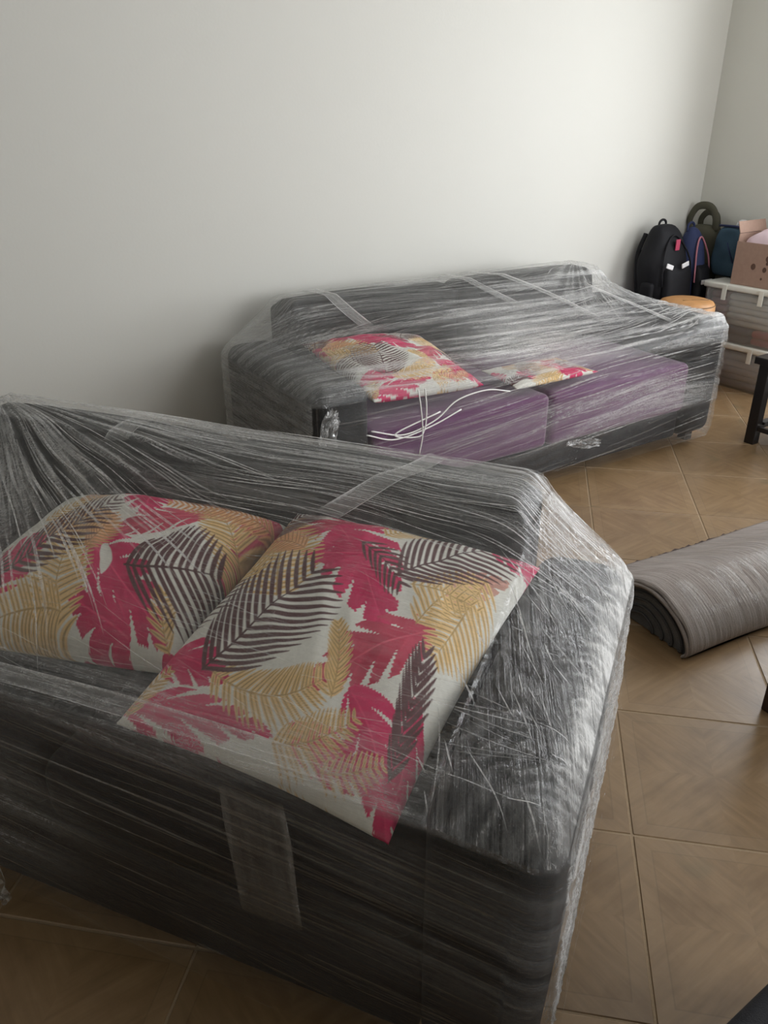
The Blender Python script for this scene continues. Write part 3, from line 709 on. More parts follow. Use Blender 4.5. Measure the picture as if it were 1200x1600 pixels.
def skirt_near(x, y, z, pr):
    front = y < .02
    tilt = (z + .10 * x + .03 * np.sin(x * 2.3))
    st = ridge(tilt * 60 + 1.2 * vnoise(x * 3, z * 4, 3), pr * .9, 21, 1.5); st2 = ridge(tilt * 24, pr * .6, 23, 1.6)
    lo = sstep(.05, .32, z); right = x > -.05
    H = np.where(front, .008 + lo * (.11 * st * vnoise(x * 2, z * 8, 44) + .21 * st2 * sstep(.2, .7, vnoise(x * 1.6, z * 7, 45))) * (1 - .55 * sstep(-.6, -.3, x)), .10 + .10 * st)  # soft streaks put the sheen of the front film into its haze
    hole = np.hypot((x + 1.10) / .05, (z - .10) / .05); H = np.where(front & (hole < 1), .0, H)
    cr = ridge(pr * 30 + 3 * vnoise(pr * 9, z * 9, 2), z * 22, 25, 3)
    H = np.where(right & ~front, .10 + .22 * cr + .06 * st, H)
    belly = .012 * np.sin(np.clip(z / .58, 0, 1) * np.pi) * (vnoise(pr * 2.5, 2, 6) - .2)
    ds = np.where(front, .004 * st2 + .002 * st, .004 * st + .005 * cr) + np.where(right, np.abs(belly) * 1.6, 0)
    return H, ds, (pr, tilt)
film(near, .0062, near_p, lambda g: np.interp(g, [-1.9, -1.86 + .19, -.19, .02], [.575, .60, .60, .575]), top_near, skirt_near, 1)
def near_field(x, y, rs):
    if x > -.22:
        if y > .74: return None
        if rs.rand() < .72: return math.radians(-48) + .5 * (y - .4) + rs.uniform(-.22, .22), rs.uniform(.05, .24), rs.uniform(.0010, .0030), rs.uniform(.2, .7), rs.uniform(-2.2, .4)
        if x > -.08 and rs.rand() < .7: return rs.uniform(-.5, .4), rs.uniform(.03, .07), rs.uniform(.0012, .0035), rs.uniform(.4, .95), rs.uniform(-4, 4)
        return rs.uniform(0, 6.28), rs.uniform(.02, .07), rs.uniform(.0012, .003), rs.uniform(.3, .8), rs.uniform(-9, 9)
    r = math.hypot(x + 1.70, y - .80)
    if x < -.9 and r < .75: return math.atan2(y - .80, x + 1.70), rs.uniform(.12, .45), rs.uniform(.002, .007), rs.uniform(.15, .55), 0
    if y > .50: return rs.uniform(-.10, .06), rs.uniform(.15, .6), rs.uniform(.0015, .005), rs.uniform(.12, .5), 0
    if rs.rand() < .35: return rs.uniform(-.3, .2), rs.uniform(.08, .4), rs.uniform(.001, .0025), rs.uniform(.08, .3), 0
film_creases(near, near_field, 800, 95, lambda x, z: -.10, 5, 90)
film_strip(near, [(-.42, .80), (-.45, .70), (-.50, .61), (-.56, .50)], .05, .32, 1)
film_strip(near, [(-1.16, .80), (-1.17, .70), (-1.15, .62)], .06, .18, 2)
film_strip(near, [(-1.03, -.016, .58), (-1.035, -.018, .42), (-1.05, -.018, .25), (-1.04, -.016, .10)], .035, .35, 3)
film_strip(near, [(-.44, -.016, .56), (-.43, -.02, .46), (-.42, -.02, .30)], .11, .10, 4)
film_strip(near, [(-1.55, .0), (-1.1, .012), (-.7, .02), (-.25, .015)], .035, .22, 5)

# ---- far sofa
P2 = (1.63, 3.78)
far = make_sofa('wrapped_sofa', P2, 57.5, 2.20, .85, 2, M_sofa2, M_purple,
                'long dark grey sofa with purple seat wrapped in clear film along the wall', arm_w=.22, overhang=.012)
FP1 = [(-1.90, .12, .50), (-1.42, .07, .50), (-1.42, .52, .60), (-1.95, .60, .62)]
FP2 = [(-1.28, .03, .47), (-.82, .03, .47), (-.84, .26, .48), (-1.26, .28, .48)]
far_p = [pillow('throw_pillow', FP1, RPX, far.loc, far.rz, far.rest, 161, .13, 'leaf-print pillow under film beside the arm of the purple-seat sofa', 'leaf-print pillows'),
         pillow('throw_pillow', FP2, LPX, far.loc, far.rz, far.rest, 161, .05, 'flattened leaf-print pillow hazily seen under film at the middle of the purple-seat sofa', 'leaf-print pillows')]
def top_far(X, Y, z):
    warp = .03 * vnoise(X * 2, Y * 4, 4)
    hor = ridge((Y + z * 1.1 + warp + .05 * X) * 34, X * 1.3, 3, 1.5); hor2 = ridge((Y + z + warp) * 90, X * 2.2, 6, 2)
    c0 = (-.26, .80); r0 = np.hypot(X - c0[0], Y - c0[1]); a0 = np.arctan2(Y - c0[1], X - c0[0]); fan = ridge(a0 * 12, r0, 1, 1.5)
    wf = sstep(.75, .2, r0) * sstep(-.2, -.3, X)
    cr = ridge(X * 22 + 4 * vnoise(X * 9, Y * 9, 7), Y * 15 + 4 * vnoise(X * 8, Y * 8, 8), 9, 4)
    wa = sstep(-.30, -.16, X); wl = sstep(-1.92, -2.05, X)
    p1 = np.clip(1 - np.hypot((X + 1.62) / .34, (Y - .33) / .32), 0, 1) ** .5
    front = sstep(.22, .02, Y)
    right = sstep(-1.4, -.4, X)
    pat = sstep(.3, .7, vnoise(X * 2, (Y + z) * 8, 47)); hc = sstep(.2, .95, hor)
    p2 = np.clip(1.3 - np.hypot((X + 1.05) / .34, (Y - .2) / .26), 0, 1)
    H = .028 + .40 * hc ** 1.4 * (.18 + .82 * pat) * (1 - .65 * wl) + .06 * wl + .05 * hor2 + .32 * p2 + wf * .24 * sstep(.2, 1, fan) + wa * (.06 + .25 * cr) + wl * .03 + right * front * (.05 + .14 * hc)  # right front term: specular streaks put into the haze
    H = H * (1 - .62 * p1)
    disp = .005 * hor + wf * .006 * fan + wa * .004 * cr
    return H, disp, (X, Y + z)
def skirt_far(x, y, z, pr):
    front = y < .02
    tilt = z - .05 * x + .04 * np.sin(x * 3.1)
    st = ridge(tilt * 50 + 1.5 * vnoise(x * 3, z * 4, 3), pr * .9, 31, 1.5); st2 = ridge(tilt * 20, pr * .7, 33, 1.5)
    right = sstep(-1.5, -.3, x); hi = sstep(.15, .45, z)
    H = np.where(front, .018 + (.22 * st + .32 * st2) * sstep(.25, .65, vnoise(x * 1.5, z * 6, 51)) * (.25 + .75 * hi) * (.5 + 1.1 * right), .22 + .10 * st)  # streak highlights painted as haze, stronger to the right
    ds = np.where(front, .006 * st2 + .003 * st, .005 * st)
    return H, ds, (pr, tilt)
film(far, .0085, far_p, lambda g: np.interp(g, [-2.25, -2.2 + .22, -1.4, -.7, -.22, .02], [.575, .585, .54, .54, .585, .575]), top_far, skirt_far, 2)
def far_field(x, y, rs):
    if x > -.24: return rs.uniform(.2, 2.6), rs.uniform(.04, .2), rs.uniform(.002, .007), rs.uniform(.2, .7), rs.uniform(-2, 2)
    if math.hypot(x + .26, y - .80) < .5: return math.atan2(y - .80, x + .26), rs.uniform(.1, .35), rs.uniform(.002, .006), rs.uniform(.2, .6), 0
    k = 1.0 if (y > .55 or x > -1.3) else .35
    if x > -1.0 and y < .55: return rs.uniform(-.15, .15), rs.uniform(.12, .5), rs.uniform(.003, .010), rs.uniform(.35, .95), 0  # wider, whiter lines: specular streaks drawn as milky creases
    if rs.rand() < k: return rs.uniform(-.22, .12), rs.uniform(.15, .7), rs.uniform(.002, .006), rs.uniform(.15, .55), 0
film_creases(far, far_field, 520, 240, lambda x, z: .06, 9, 30)
film_strip(far, [(-1.80, .83), (-1.78, .70), (-1.76, .55), (-1.74, .42)], .06, .45, 6)
film_strip(far, [(-.98, .82), (-.85, .65), (-.72, .45), (-.62, .2)], .035, .5, 7)
film_strip(far, [(-1.12, .82), (-1.05, .62), (-.95, .40)], .05, .35, 8)
film_strip(far, [(-.46, .52), (-.34, .30), (-.30, .08)], .03, .55, 9)

def film_tail(s, p0, p1, width, seed):
    """loose crumpled end of film"""
    V = []; hz = []; UV = []; a = np.array(p0, float); b = np.array(p1, float); d = (b - a); d /= np.linalg.norm(d)
    sd = np.cross(d, (0, 1, 0)); sd /= np.linalg.norm(sd); n, m = 22, 12
    for i in range(n):
        for k in range(m):
            t = i / (n - 1); f = k / (m - 1) - .5; w = width * (.25 + .75 * math.sin(math.pi * (.15 + .6 * t)))
            q = a + (b - a) * t + sd * f * w; j = float(vnoise(t * 9 + k * 1.1, f * 9, seed)) - .5; j2 = float(vnoise(t * 7, f * 13, seed + 3)) - .5
            q = q + np.array([j2 * width * .3, -abs(j) * width * .7 - .004, j2 * width * .4]); V.append(q)
            hz.append(.10 + .5 * abs(j)); UV.append((t * .2, f * w))
    F = [(i * m + k, i * m + k + 1, (i + 1) * m + k + 1, (i + 1) * m + k) for i in range(n - 1) for k in range(m - 1)]
    o = mesh_obj('film_tail', V, F, M_strip, s.root); set_film(o, hz, UV)
film_tail(near, (-.03, -.02, .20), (-.015, -.02, .07), .05, 3)
film_tail(near, (-1.14, -.02, .16), (-1.02, -.02, .07), .06, 7)
film_tail(far, (-2.16, -.02, .56), (-2.19, -.02, .40), .07, 5)
film_tail(far, (-1.02, -.02, .20), (-.82, -.02, .16), .04, 11)

# white cord looped over the purple seat front
def loc(s, p):
    c, sn = math.cos(s.rz), math.sin(s.rz); return (s.loc[0] + c * p[0] - sn * p[1], s.loc[1] + sn * p[0] + c * p[1], p[2])
cord = empty('cord_loop', loc(far, (-1.75, -.03, .50)), 0)
tag(cord, 'white cord looped over the front of the purple-seat sofa', 'cord')
base = np.array(cord.location)
for pts in ([(-2.0, -.022, .45), (-1.86, -.024, .41), (-1.72, -.024, .44), (-1.62, -.024, .50), (-1.48, -.022, .515), (-1.36, -.022, .49)],
            [(-2.02, -.024, .44), (-1.9, -.026, .40), (-1.74, -.026, .42), (-1.60, -.024, .46)],
            [(-1.80, -.022, .57), (-1.79, -.028, .50), (-1.78, -.028, .40), (-1.79, -.024, .32)],
            [(-1.77, -.022, .57), (-1.765, -.028, .50), (-1.77, -.028, .42), (-1.80, -.026, .39), (-1.9, -.024, .42), (-1.7, -.026, .47)]):
    tube('strand', [np.array(loc(far, p)) - base for p in catmull(pts, 8)], .0028, M_cord, cord, 6)

# ------------------------------------------------------------------ rolled rug
def rug_mat():
    t = NT('grey_rug_pile'); v = t.coords('Object', (14, 160, 160)); n = t.noise(v, 1.0, 4, .6, .3); v2 = t.coords('Object', (380, 40, 40)); n2 = t.noise(v2, 1.0, 2); f = t.noise(t.coords(), 500, 2)
    v3 = t.coords('Object', (170, 6, 6)); n3 = t.noise(v3, 1.0, 3)
    k = t.math('ADD', t.math('MULTIPLY', n3, .6), t.math('MULTIPLY', f, .4))
    col = t.ramp(k, [(.32, (.17, .142, .130)), (.5, (.31, .272, .250)), (.7, (.44, .40, .372))])
    return t.pbsdf(col, .95, t.bump(t.math('ADD', k, n2), .5, .004), .15)
M_rug = rug_mat(); M_rug_back = fabric('rug_backing', (.085, .082, .080), 300, .95, .6); M_serge = fabric('rug_edge_stitching', (.075, .055, .055), 160, .95, .6); M_rug_core = fabric('rug_rolled_layers', (.13, .127, .124), 240, .95, .6)
RAZ = math.radians(62.0); rx = np.array([math.sin(RAZ), math.cos(RAZ)]); rz_ = math.pi / 2 - RAZ
rug = empty('rolled_rug', (.90, 1.953, 0), rz_); tag(rug, 'grey woven rug folded into a half-round roll on the tiled floor', 'rug')
prof = catmull([(.010, .004), (-.006, .03), (.012, .075), (.06, .118), (.13, .148), (.20, .150), (.28, .118), (.37, .066), (.47, .020)], 6)
RL = 1.35; RN = 60; skew = .42                                       # end cut slants
V = []; F = []
for i in range(RN + 1):
    for (py, pz) in prof:
        x = RL * i / RN; sl = -skew * 0 * py
        V.append((x + sl + .004 * math.sin(py * 60) * (i == 0), py + .004 * math.sin(x * 9), max(.003, pz * (1 + .015 * math.sin(x * 7 + py * 5)))))
m = len(prof)
for i in range(RN):
    for k in range(m - 1): F.append((i * m + k, i * m + k + 1, (i + 1) * m + k + 1, (i + 1) * m + k))
o = mesh_obj('rug_surface', V, F, M_rug, rug); md = o.modifiers.new('thick', 'SOLIDIFY'); md.thickness = .008; md.offset = -1
# rolled layers filling the open end and the body
V = []; F = []
inner = [(py, max(.004, pz - .010)) for py, pz in prof if py < .44]
for x in (.012, RL - .012):
    for (py, pz) in inner: V.append((x, py + .004, pz))
    for (py, pz) in inner: V.append((x, py + .004, .003))
k = len(inner)
for b in (0, 2 * k):
    for i in range(k - 1): F.append((b + i, b + i + 1, b + k + i + 1, b + k + i))
for i in range(k - 1):
    F.append((i, i + 1, 2 * k + i + 1, 2 * k + i)); F.append((k + i, k + i + 1, 3 * k + i + 1, 3 * k + i))
mesh_obj('rug_core', V, F, M_rug_core, rug, smooth=False)
for q, sc in enumerate((.86, .68, .50, .32)):                        # edges of the folded layers at the end
    pts = [(.008, .012 + (py - .012) * sc + .22 * (1 - sc) * .9, max(.006, (pz - .01) * sc)) for py, pz in prof if py < .40]
    tube('folded_layer', pts, .0045, M_rug_back, rug, 5)
tube('edge_binding', [(RL * i / 80, .476 + .004 * math.sin(i * 1.7), .014 + .004 * math.sin(i * 2.9)) for i in range(81)], .009, M_serge, rug, 6, radii=[.008 + .003 * random.random() for _ in range(81)])
tube('edge_binding', [(-.004, py, max(.006, pz - .002)) for py, pz in prof], .006, M_rug, rug, 6)
# clear film around the roll
V = []; hz = []; UV = []
for i in range(81):
    for k_, (py, pz) in enumerate(prof):
        x = .03 + (RL - .06) * i / 80; b = .007 + .004 * ridge(np.array(x * 40.), np.array(py * 3.), 3, 2)
        V.append((x, py - (.006 if py < .05 else 0), max(.006, pz) + float(b))); hz.append(.015 + .07 * float(ridge(np.array(x * 45. + py * 6), np.array(py * 2.), 5, 2))); UV.append((py, x))
F = [(i * m + k_, i * m + k_ + 1, (i + 1) * m + k_ + 1, (i + 1) * m + k_) for i in range(80) for k_ in range(m - 1)]
o = mesh_obj('plastic_wrap', V, F, M_rugfilm, rug); set_film(o, hz, UV)

# ------------------------------------------------------------------ things in the far corner
def room_empty(name, a, t, z, rz=0):
    p = RW(a, t); return empty(name, (p[0], p[1], z), WAZ + rz)
M_blackcloth = fabric('black_nylon', (.0055, .0055, .008), 500, .7, .4, .3)
M_navy = fabric('navy_nylon', (.025, .035, .095), 500, .7, .4, .3)
M_pinkpipe = plain('pink_piping', (.42, .16, .20), .5)
M_pinktag = plain('pink_tag', (.45, .05, .11), .6)
M_reflect = plain('reflective_strip', (.78, .78, .80), .3, .6)
M_olive = fabric('olive_canvas', (.075, .072, .052), 400, .9, .4)
M_teal = fabric('teal_denim_cloth', (.045, .085, .125), 300, .9, .4)
M_violet = fabric('violet_velour', (.085, .030, .125), 400, .8, .4)
M_tan = plain('tan_leather', (.42, .21, .075), .5, .5, 24, .25)
M_crease = plain('leather_crease', (.16, .09, .04), .7)
M_card = plain('pinkish_cardboard', (.34, .225, .175), .8, .3, 50, .12)
M_cardprint = plain('brown_ink', (.10, .055, .04), .8)
M_pinkcloth = fabric('pale_pink_cloth', (.70, .55, .60), 400, .9, .2)
# bench under the bags
b = room_empty('storage_bench', -.50, .185, 0); tag(b, 'low violet velour bench under the school bags in the room corner', 'bench')
soft_box('bench_top', -.48, .48, -.155, .160, .34, .425, .03, M_violet, b, puff=(0, 0, .006))
soft_box('bench_body', -.46, .46, -.145, .155, .03, .338, .015, M_violet, b)
for fx in (-.42, .42):
    for fy in (-.11, .12): box('foot', fx - .02, fx + .02, fy - .02, fy + .02, 0, .034, M_foot, b)
def backpack(name, a, t, z, rz, w, h, d, m_body, label, pocket, tagc=None, strips=(), pipe=None, lean=.0):
    r = room_empty(name, a, t, z, rz); tag(r, label, 'backpack')
    def sh(V):
        V = V.copy(); k = np.clip(V[:, 2] / h, 0, 1); V[:, 0] *= 1 - .30 * sstep(.55, 1.0, k) - .04 * k; V[:, 1] = V[:, 1] * (1 - .35 * sstep(.5, 1, k)) + lean * V[:, 2]
        V[:, 0] += .008 * np.sin(V[:, 2] * 21); return V
    soft_box('body', -w / 2, w / 2, -d * .45, d * .5, .004, h, .07, m_body, r, puff=(.015, .02, .01), k=5, fn=sh)
    soft_box('front_pocket', -w * .40, w * .40, -d * .66, -d * .34, .02, h * .52, .04, pocket, r, puff=(0, .015, .01), k=4, fn=lambda V: np.stack([V[:, 0] * (1 - .12 * V[:, 2] / h), V[:, 1] + lean * V[:, 2], V[:, 2]], 1))
    for sx in (-1, 1):
        soft_box('side_pocket', sx * w * .50 - .035, sx * w * .50 + .010, -d * .25, d * .2, .01, h * .34, .025, m_body, r, k=3)
    hp = [(-.03, lean * h + d * .1, h - .015), (-.028, lean * h + d * .1, h + .02), (0, lean * h + d * .1, h + .034), (.028, lean * h + d * .1, h + .02), (.03, lean * h + d * .1, h - .015)]
    tube('grab_handle', catmull(hp, 5), .007, m_body, r, 6)
    if pipe:
        pts = []
        for q in range(25):
            u = q / 24 * math.pi; x = math.cos(u) * w * .44; zz = h * .30 + math.sin(u) ** .7 * h * .60
            kx = 1 - .30 * float(sstep(.55, 1., zz / h)); pts.append((x * kx, -d * .45 * (1 - .35 * float(sstep(.5, 1, zz / h))) + lean * zz - .012, zz))
        tube('zip_piping', pts, .0055, pipe, r, 6)
    for (x, zz, wd, rot) in strips:
        bm = bmesh.new(); bm_box(bm, -wd / 2, wd / 2, -.004, .004, -.013, .013, .002, 1, Matrix.Rotation(rot, 4, 'Y'))
        o = bm_obj('reflective_strip', bm, M_reflect, r); o.location = (x, (-d * .66 - .018 if zz < h * .5 else -d * .50 - .045) + lean * zz, zz)
    if tagc:
        o = box('brand_tag', -.018, .018, -.003, .003, -.03, .03, tagc, r, .001); o.location = (.0, -d * .42 + lean * h * .8 - .016, h * .79)
    for sx in (-1, 1):
        tube('shoulder_strap', catmull([(sx * .06, d * .45 + lean * h * .9, h * .9), (sx * .10, d * .58 + lean * h * .6, h * .6), (sx * .11, d * .52, h * .1)], 6), .016, m_body, r, 6, flat=.4)
    return r
backpack('backpack', -.51, .20, .439, math.radians(0), .30, .45, .19, M_blackcloth, 'black backpack with two white reflective strips and a pink tag', M_blackcloth, M_pinktag,
         [(-.120, .25, .06, .30), (.02, .25, .06, -.25)], M_blackcloth, lean=.12)
backpack('backpack', -.255, .20, .439, math.radians(0), .155, .42, .16, M_navy, 'navy backpack with pink piping and one white reflective strip', M_blackcloth, None,
         [(-.0, .13, .10, 0)], M_pinkpipe, lean=.10)
# olive duffel behind them in the corner
o = room_empty('canvas_bag', -.088, .13, .439, 0); tag(o, 'olive canvas bag with a raised strap standing behind the backpacks', 'bag')
soft_box('body', -.065, .07, -.10, .11, .004, .42, .06, M_olive, o, puff=(.01, .01, .01))
tube('strap', catmull([(-.03, .09, .40), (-.03, .10, .46), (-.025, .06, .53), (-.02, -.02, .535), (-.02, -.07, .48), (-.02, -.08, .40)], 8), .022, M_olive, o, 8, flat=.35)
tube('strap', catmull([(.03, .06, .40), (.03, .06, .46), (.035, .02, .50), (.035, -.04, .48), (.035, -.06, .40)], 8), .020, M_olive, o, 8, flat=.35)
# round tan leather drum on the bench
o = room_empty('leather_pouf', -.74, .535, 0, 0); tag(o, 'round tan leather pouf in front of the school bags', 'pouf')
def lathe(name, prof_, mat, parent, n=40):
    V = []; F = []
    for (r_, z_) in prof_:
        for q in range(n): V.append((r_ * math.cos(2 * math.pi * q / n), r_ * math.sin(2 * math.pi * q / n), z_))
    for i in range(len(prof_) - 1):
        for q in range(n): F.append((i * n + q, i * n + (q + 1) % n, (i + 1) * n + (q + 1) % n, (i + 1) * n + q))
    F.append(tuple(reversed(range(n)))); F.append(tuple((len(prof_) - 1) * n + q for q in range(n)))
    return mesh_obj(name, V, F, mat, parent)
lathe('cushion', [(.13, .0), (.15, .02), (.158, .15), (.152, .45), (.150, .53), (.138, .548), (.11, .557), (.06, .562), (.005, .563)], M_tan, o)
tube('seam', [(.148 * math.cos(q * math.pi / 24), .148 * math.sin(q * math.pi / 24), .535) for q in range(48)], .003, M_crease, o, 5, closed=True)
for y_, x_ in ((-.05, -.02), (-.07, .03)):
    tube('crease', [(x_ - .05, y_ + .03, .561), (x_, y_, .561), (x_ + .04, y_ - .015, .559)], .0022, M_crease, o, 5)

# storage boxes
def storage_box(name, a0, a1, t0, t1, z0, z1, label, group, body_mat):
    r = room_empty(name, (a0 + a1) / 2, (t0 + t1) / 2, z0); tag(r, label, 'storage box', group)
    hx = (a1 - a0) / 2; hy = (t1 - t0) / 2; h = z1 - z0 - .035; tp = .94; th = .003
    bm = bmesh.new()
    def ringv(kx, ky, z): return [bm.verts.new((sx * kx, sy * ky, z)) for sx, sy in ((-1, -1), (1, -1), (1, 1), (-1, 1))]
    o0 = ringv(hx * tp, hy * tp, .0); o1 = ringv(hx * .985, hy * .985, h); i1 = ringv(hx * .985 - th, hy * .985 - th, h); i0 = ringv(hx * tp - th, hy * tp - th, th)
    for A_, B_ in ((o0, o1), (o1, i1), (i1, i0)):
        for q in range(4): bm.faces.new((A_[q], A_[(q + 1) % 4], B_[(q + 1) % 4], B_[q]))
    bm.faces.new(list(reversed(o0))); bm.faces.new(i0)
    es = [e for e in bm.edges if abs(e.verts[0].co.z - e.verts[1].co.z) > .05]
    bmesh.ops.bevel(bm, geom=es, offset=.02, segments=3, affect='EDGES', profile=.5)
    bm_obj('tub', bm, body_mat, r, True)
    lid = soft_box('lid', -hx - .006, hx + .006, -hy - .006, hy + .006, h + .001, z1 - z0, .010, M_lid, r, k=3, m=4)
    for y_ in (-.45, .45):                                            # latches on the side facing the room
        box('latch', -hx - .014, -hx - .007, hy * y_ - .014, hy * y_ + .014, h - .055, z1 - z0 - .004, M_lid, r, .002)
    return r
BA0, BA1, BT0, BT1 = -.335, -.03, .355, .87
storage_box('storage_box', BA0, BA1, BT0 + .005, BT1, 0, .262, 'clear plastic storage box on the floor beneath another one', 'stacked storage boxes', M_clearbox)
storage_box('storage_box', BA0, BA1, BT0, BT1, .263, .592, 'clear plastic storage box carrying the cardboard carton', 'stacked storage boxes', M_clearbox)
def folded(a0, a1, t0, t1, z0, z1, mat, label):
    r = room_empty('folded_clothes', (a0 + a1) / 2, (t0 + t1) / 2, z0)
    tag(r, label, 'clothes', 'clothes inside the storage boxes'); n = max(2, int((z1 - z0) / .035)); hx, hy = (a1 - a0) / 2, (t1 - t0) / 2
    for q in range(n):
        dz = (z1 - z0) / n; j = random.uniform(-.006, .006)
        soft_box('folded_layer', -hx + j, hx + j, -hy, hy, q * dz + .001, (q + 1) * dz - .001, dz * .45, mat, r, k=3, m=4)
M_c1 = fabric('dusty_rose_cloth', (.30, .16, .17), 200); M_c2 = fabric('slate_blue_cloth', (.10, .12, .17), 200); M_c3 = fabric('pale_grey_cloth', (.42, .42, .40), 200); M_c4 = fabric('mauve_grey_cloth', (.26, .23, .24), 200); M_c5 = fabric('red_cloth', (.30, .05, .07), 200)
folded(-.31, -.06, .39, .50, .27, .54, M_c1, 'dusty rose clothes folded in the box under the carton')
folded(-.31, -.06, .51, .84, .36, .54, M_c3, 'pale grey clothes folded in the box under the carton')
folded(-.31, -.06, .51, .68, .27, .355, M_c2, 'slate blue clothes at the bottom of the box under the carton')
folded(-.31, -.06, .69, .84, .27, .355, M_c5, 'red clothes at the bottom of the box under the carton')
folded(-.31, -.06, .40, .84, .006, .20, M_c4, 'mauve grey clothes folded in the lowest storage box')
# carton with cloth
r = room_empty('cardboard_carton', -.175, .685, .593, 0); tag(r, 'pinkish brown cardboard carton with dark printed marks on the plastic box', 'carton')
hx, hy, hz_ = .135, .185, .235
box('bottom_panel', -hx, hx, -hy, hy, 0, .004, M_card, r, 0)
for nm, b_ in (('front_panel', (-hx, -hx + .005, -hy, hy, .004, hz_)), ('back_panel', (hx - .005, hx, -hy, hy, .004, hz_ + .05)),
               ('side_panel', (-hx + .005, hx - .005, hy - .005, hy, .004, hz_ + .04)), ('side_panel', (-hx + .005, hx - .005, -hy, -hy + .005, .004, hz_))):
    box(nm, *b_, M_card, r, .001, 1)
bm = bmesh.new(); bm_box(bm, -hx + .005, hx - .005, -.0025, .0025, 0, .065, .001, 1, Matrix.Rotation(-.35, 4, 'X')); f_ = bm_obj('flap', bm, M_card, r); f_.location = (0, hy - .004, hz_ + .042)
for (y_, z_, s_) in ((.06, .11, .014), (-.01, .10, .012), (-.02, .16, .014), (-.09, .09, .013), (-.02, .135, .008), (.0, .05, .006)):
    soft_box('printed_mark', -hx - .0012, -hx + .0005, y_ - s_, y_ + s_, z_ - s_ * 1.2, z_ + s_ * 1.2, .0007, M_cardprint, r, k=2, m=8, fn=lambda V, y=y_, z=z_, q=s_: np.stack([V[:, 0], y + (V[:, 1] - y) * np.sqrt(np.clip(1 - .55 * ((V[:, 2] - z) / (q * 1.2)) ** 2, 0, 1)), z + (V[:, 2] - z) * np.sqrt(np.clip(1 - .5 * ((V[:, 1] - y) / q) ** 2, 0, 1))], 1))
c = room_empty('bundled_cloth', -.175, .685, .599, 0); tag(c, 'pale pink cloth bundled inside the open cardboard carton', 'cloth')
def bundle(V):
    V = V.copy(); top = V[:, 2] > .12; V[:, 2] += np.where(top, .03 * (vnoise(V[:, 0] * 22, V[:, 1] * 22, 4) - .3), 0); return V
soft_box('cloth_folds', -.122, .122, -.172, .172, .001, .275, .07, M_pinkcloth, c, k=5, m=18, fn=bundle)
# teal bag behind carton
r = room_empty('tote_bag', -.105, .385, .5935, 0); tag(r, 'dark teal cloth bag slumped between the backpacks and the carton', 'bag')
def slump(V):
    V = V.copy(); V[:, 1] += .02 * np.sin(V[:, 2] * 14); V[:, 0] += .012 * (vnoise(V[:, 1] * 14, V[:, 2] * 14, 5) - .5) * 2; return V
soft_box('body', -.07, .07, -.085, .12, .002, .285, .03, M_teal, r, k=4, m=16, puff=(.01, 0, 0), fn=slump)
tube('fold_line', [(-.078, .03, .20), (-.085, .0, .15), (-.082, -.03, .09)], .004, M_navy, r, 5)
tube('top_hem', [(-.06, -.07, .285), (-.062, .0, .292), (-.06, .11, .289)], .007, M_navy, r, 6)
tube('handle', catmull([(.02, -.03, .28), (.02, -.02, .31), (.02, .03, .312), (.02, .05, .28)], 5), .009, M_reflect, r, 6)

# ------------------------------------------------------------------ black side table at the right
r = room_empty('side_table', -1.065, 1.21, 0, 0); tag(r, 'black wooden side table with slatted shelf near the boxes', 'table')
TW, TD, TH = .45, .42, .435
box('table_top', -.02, TW, -TD, .02, TH - .035, TH, M_black, r, .004)
for x_ in (0, TW - .06):
    for y_ in (-.05, -TD + .02): box('leg', x_, x_ + .05, y_, y_ + .05, 0, TH - .036, M_black, r, .003)
for k_ in range(7): box('shelf_slat', .051, TW - .061, -.06 - k_ * .052, -.025 - k_ * .052, .095, .110, M_black, r, .002)
for y_ in (-.04, -TD + .03): box('rail', .051, TW - .061, y_, y_ + .02, .07, .094, M_black, r, .002)
for x_ in (.01, TW - .05): box('rail', x_, x_ + .02, -TD + .071, -.051, .07, .094, M_black, r, .002)
M_paper = plain('white_paper', (.72, .74, .78), .7); M_bluep = plain('dark_blue_cover', (.03, .04, .10), .5)
zz = .111
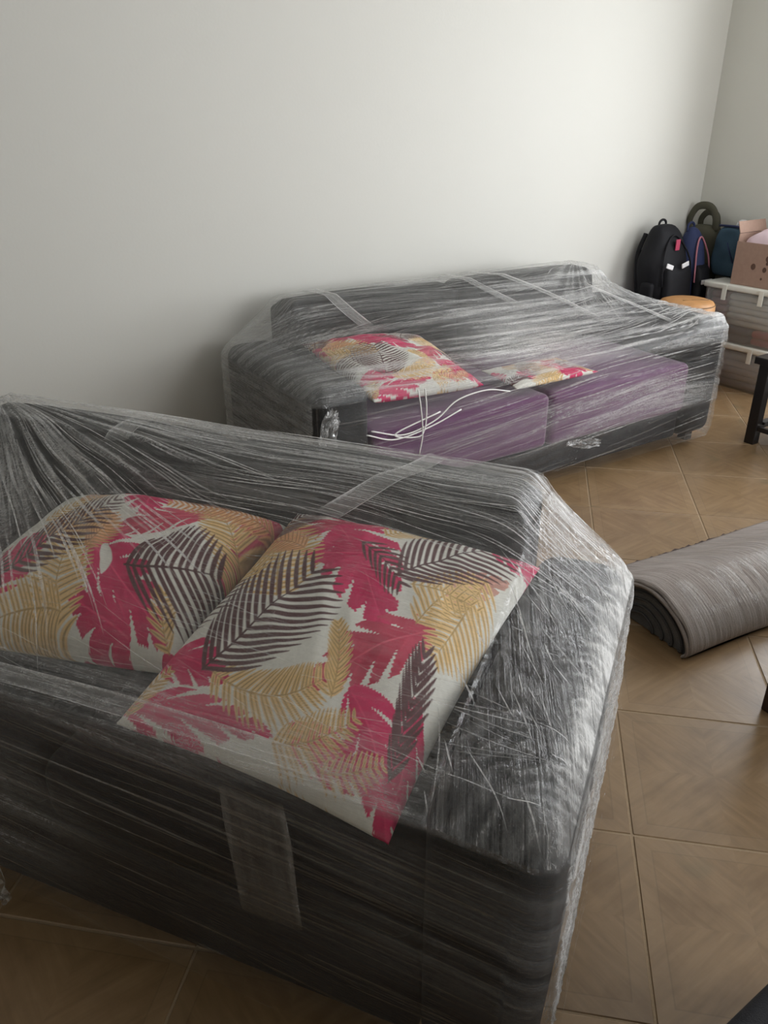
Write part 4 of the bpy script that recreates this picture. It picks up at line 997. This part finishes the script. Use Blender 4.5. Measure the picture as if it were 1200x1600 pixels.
for k_ in range(6):
    th = random.uniform(.018, .034); rr = room_empty('book', -1.065 + .22, 1.21 + .20, zz, random.uniform(-.06, .06))
    tag(rr, ('lowest', 'second lowest', 'third', 'fourth', 'second topmost', 'topmost')[k_] + ' book of the pile on the slatted shelf of the black side table', 'book', 'books on the side table shelf')
    wx, wy = .12 + random.uniform(-.01, .01), .105
    box('page_block', -wx + .003, wx - .006, -wy + .003, wy - .003, .0031, th - .0031, M_paper, rr, 0)
    for z_ in (0, th - .003): box('cover', -wx, wx, -wy, wy, z_, z_ + .003, M_bluep if k_ % 2 else M_paper, rr, .0005)
    zz += th + .0005
r = room_empty('folded_blanket', -1.065 + .21, 1.21 + .20, TH + .006, 0); tag(r, 'grey green folded blanket lying on the black side table', 'blanket')
M_blank = fabric('grey_green_wool', (.10, .115, .10), 200)
for k_ in range(4): soft_box('folded_layer', -.20, .20, -.19 + .004 * k_, .17, k_ * .042, k_ * .042 + .041, .02, M_blank, r, k=3, m=6, puff=(0, 0, .003))

# dark table, one leg in view at the right edge
r = empty('coffee_table', (1.030, 1.728, 0), WAZ); tag(r, 'dark brown wooden coffee table leg standing on tiles near the rug', 'table')
box('table_top', -.03, .95, -.58, .03, .40, .44, M_dkwood, r, .006)
for x_ in (0, .86):
    for y_ in (-.06, -.55): box('leg', x_, x_ + .06, y_, y_ + .06, 0, .399, M_dkwood, r, .004)
box('rail', .06, .86, -.05, -.02, .32, .399, M_dkwood, r, .002); box('rail', .06, .86, -.53, -.50, .32, .399, M_dkwood, r, .002)
# black ottoman, a corner in view
e0 = np.array([.453, .636]) - .09 * UW + .012 * VW
r = empty('ottoman', (e0[0], e0[1], 0), WAZ); tag(r, 'black fabric ottoman with only its corner over the tiles', 'ottoman')
soft_box('padded_top', 0, .55, -.50, 0, .28, .405, .03, M_blackcloth, r, puff=(0, 0, .008)); soft_box('ottoman_body', .015, .535, -.485, -.015, .04, .279, .012, M_blackcloth, r)
for fx in (.06, .49):
    for fy in (-.44, -.06): box('foot', fx - .02, fx + .02, fy - .02, fy + .02, 0, .045, M_foot, r)
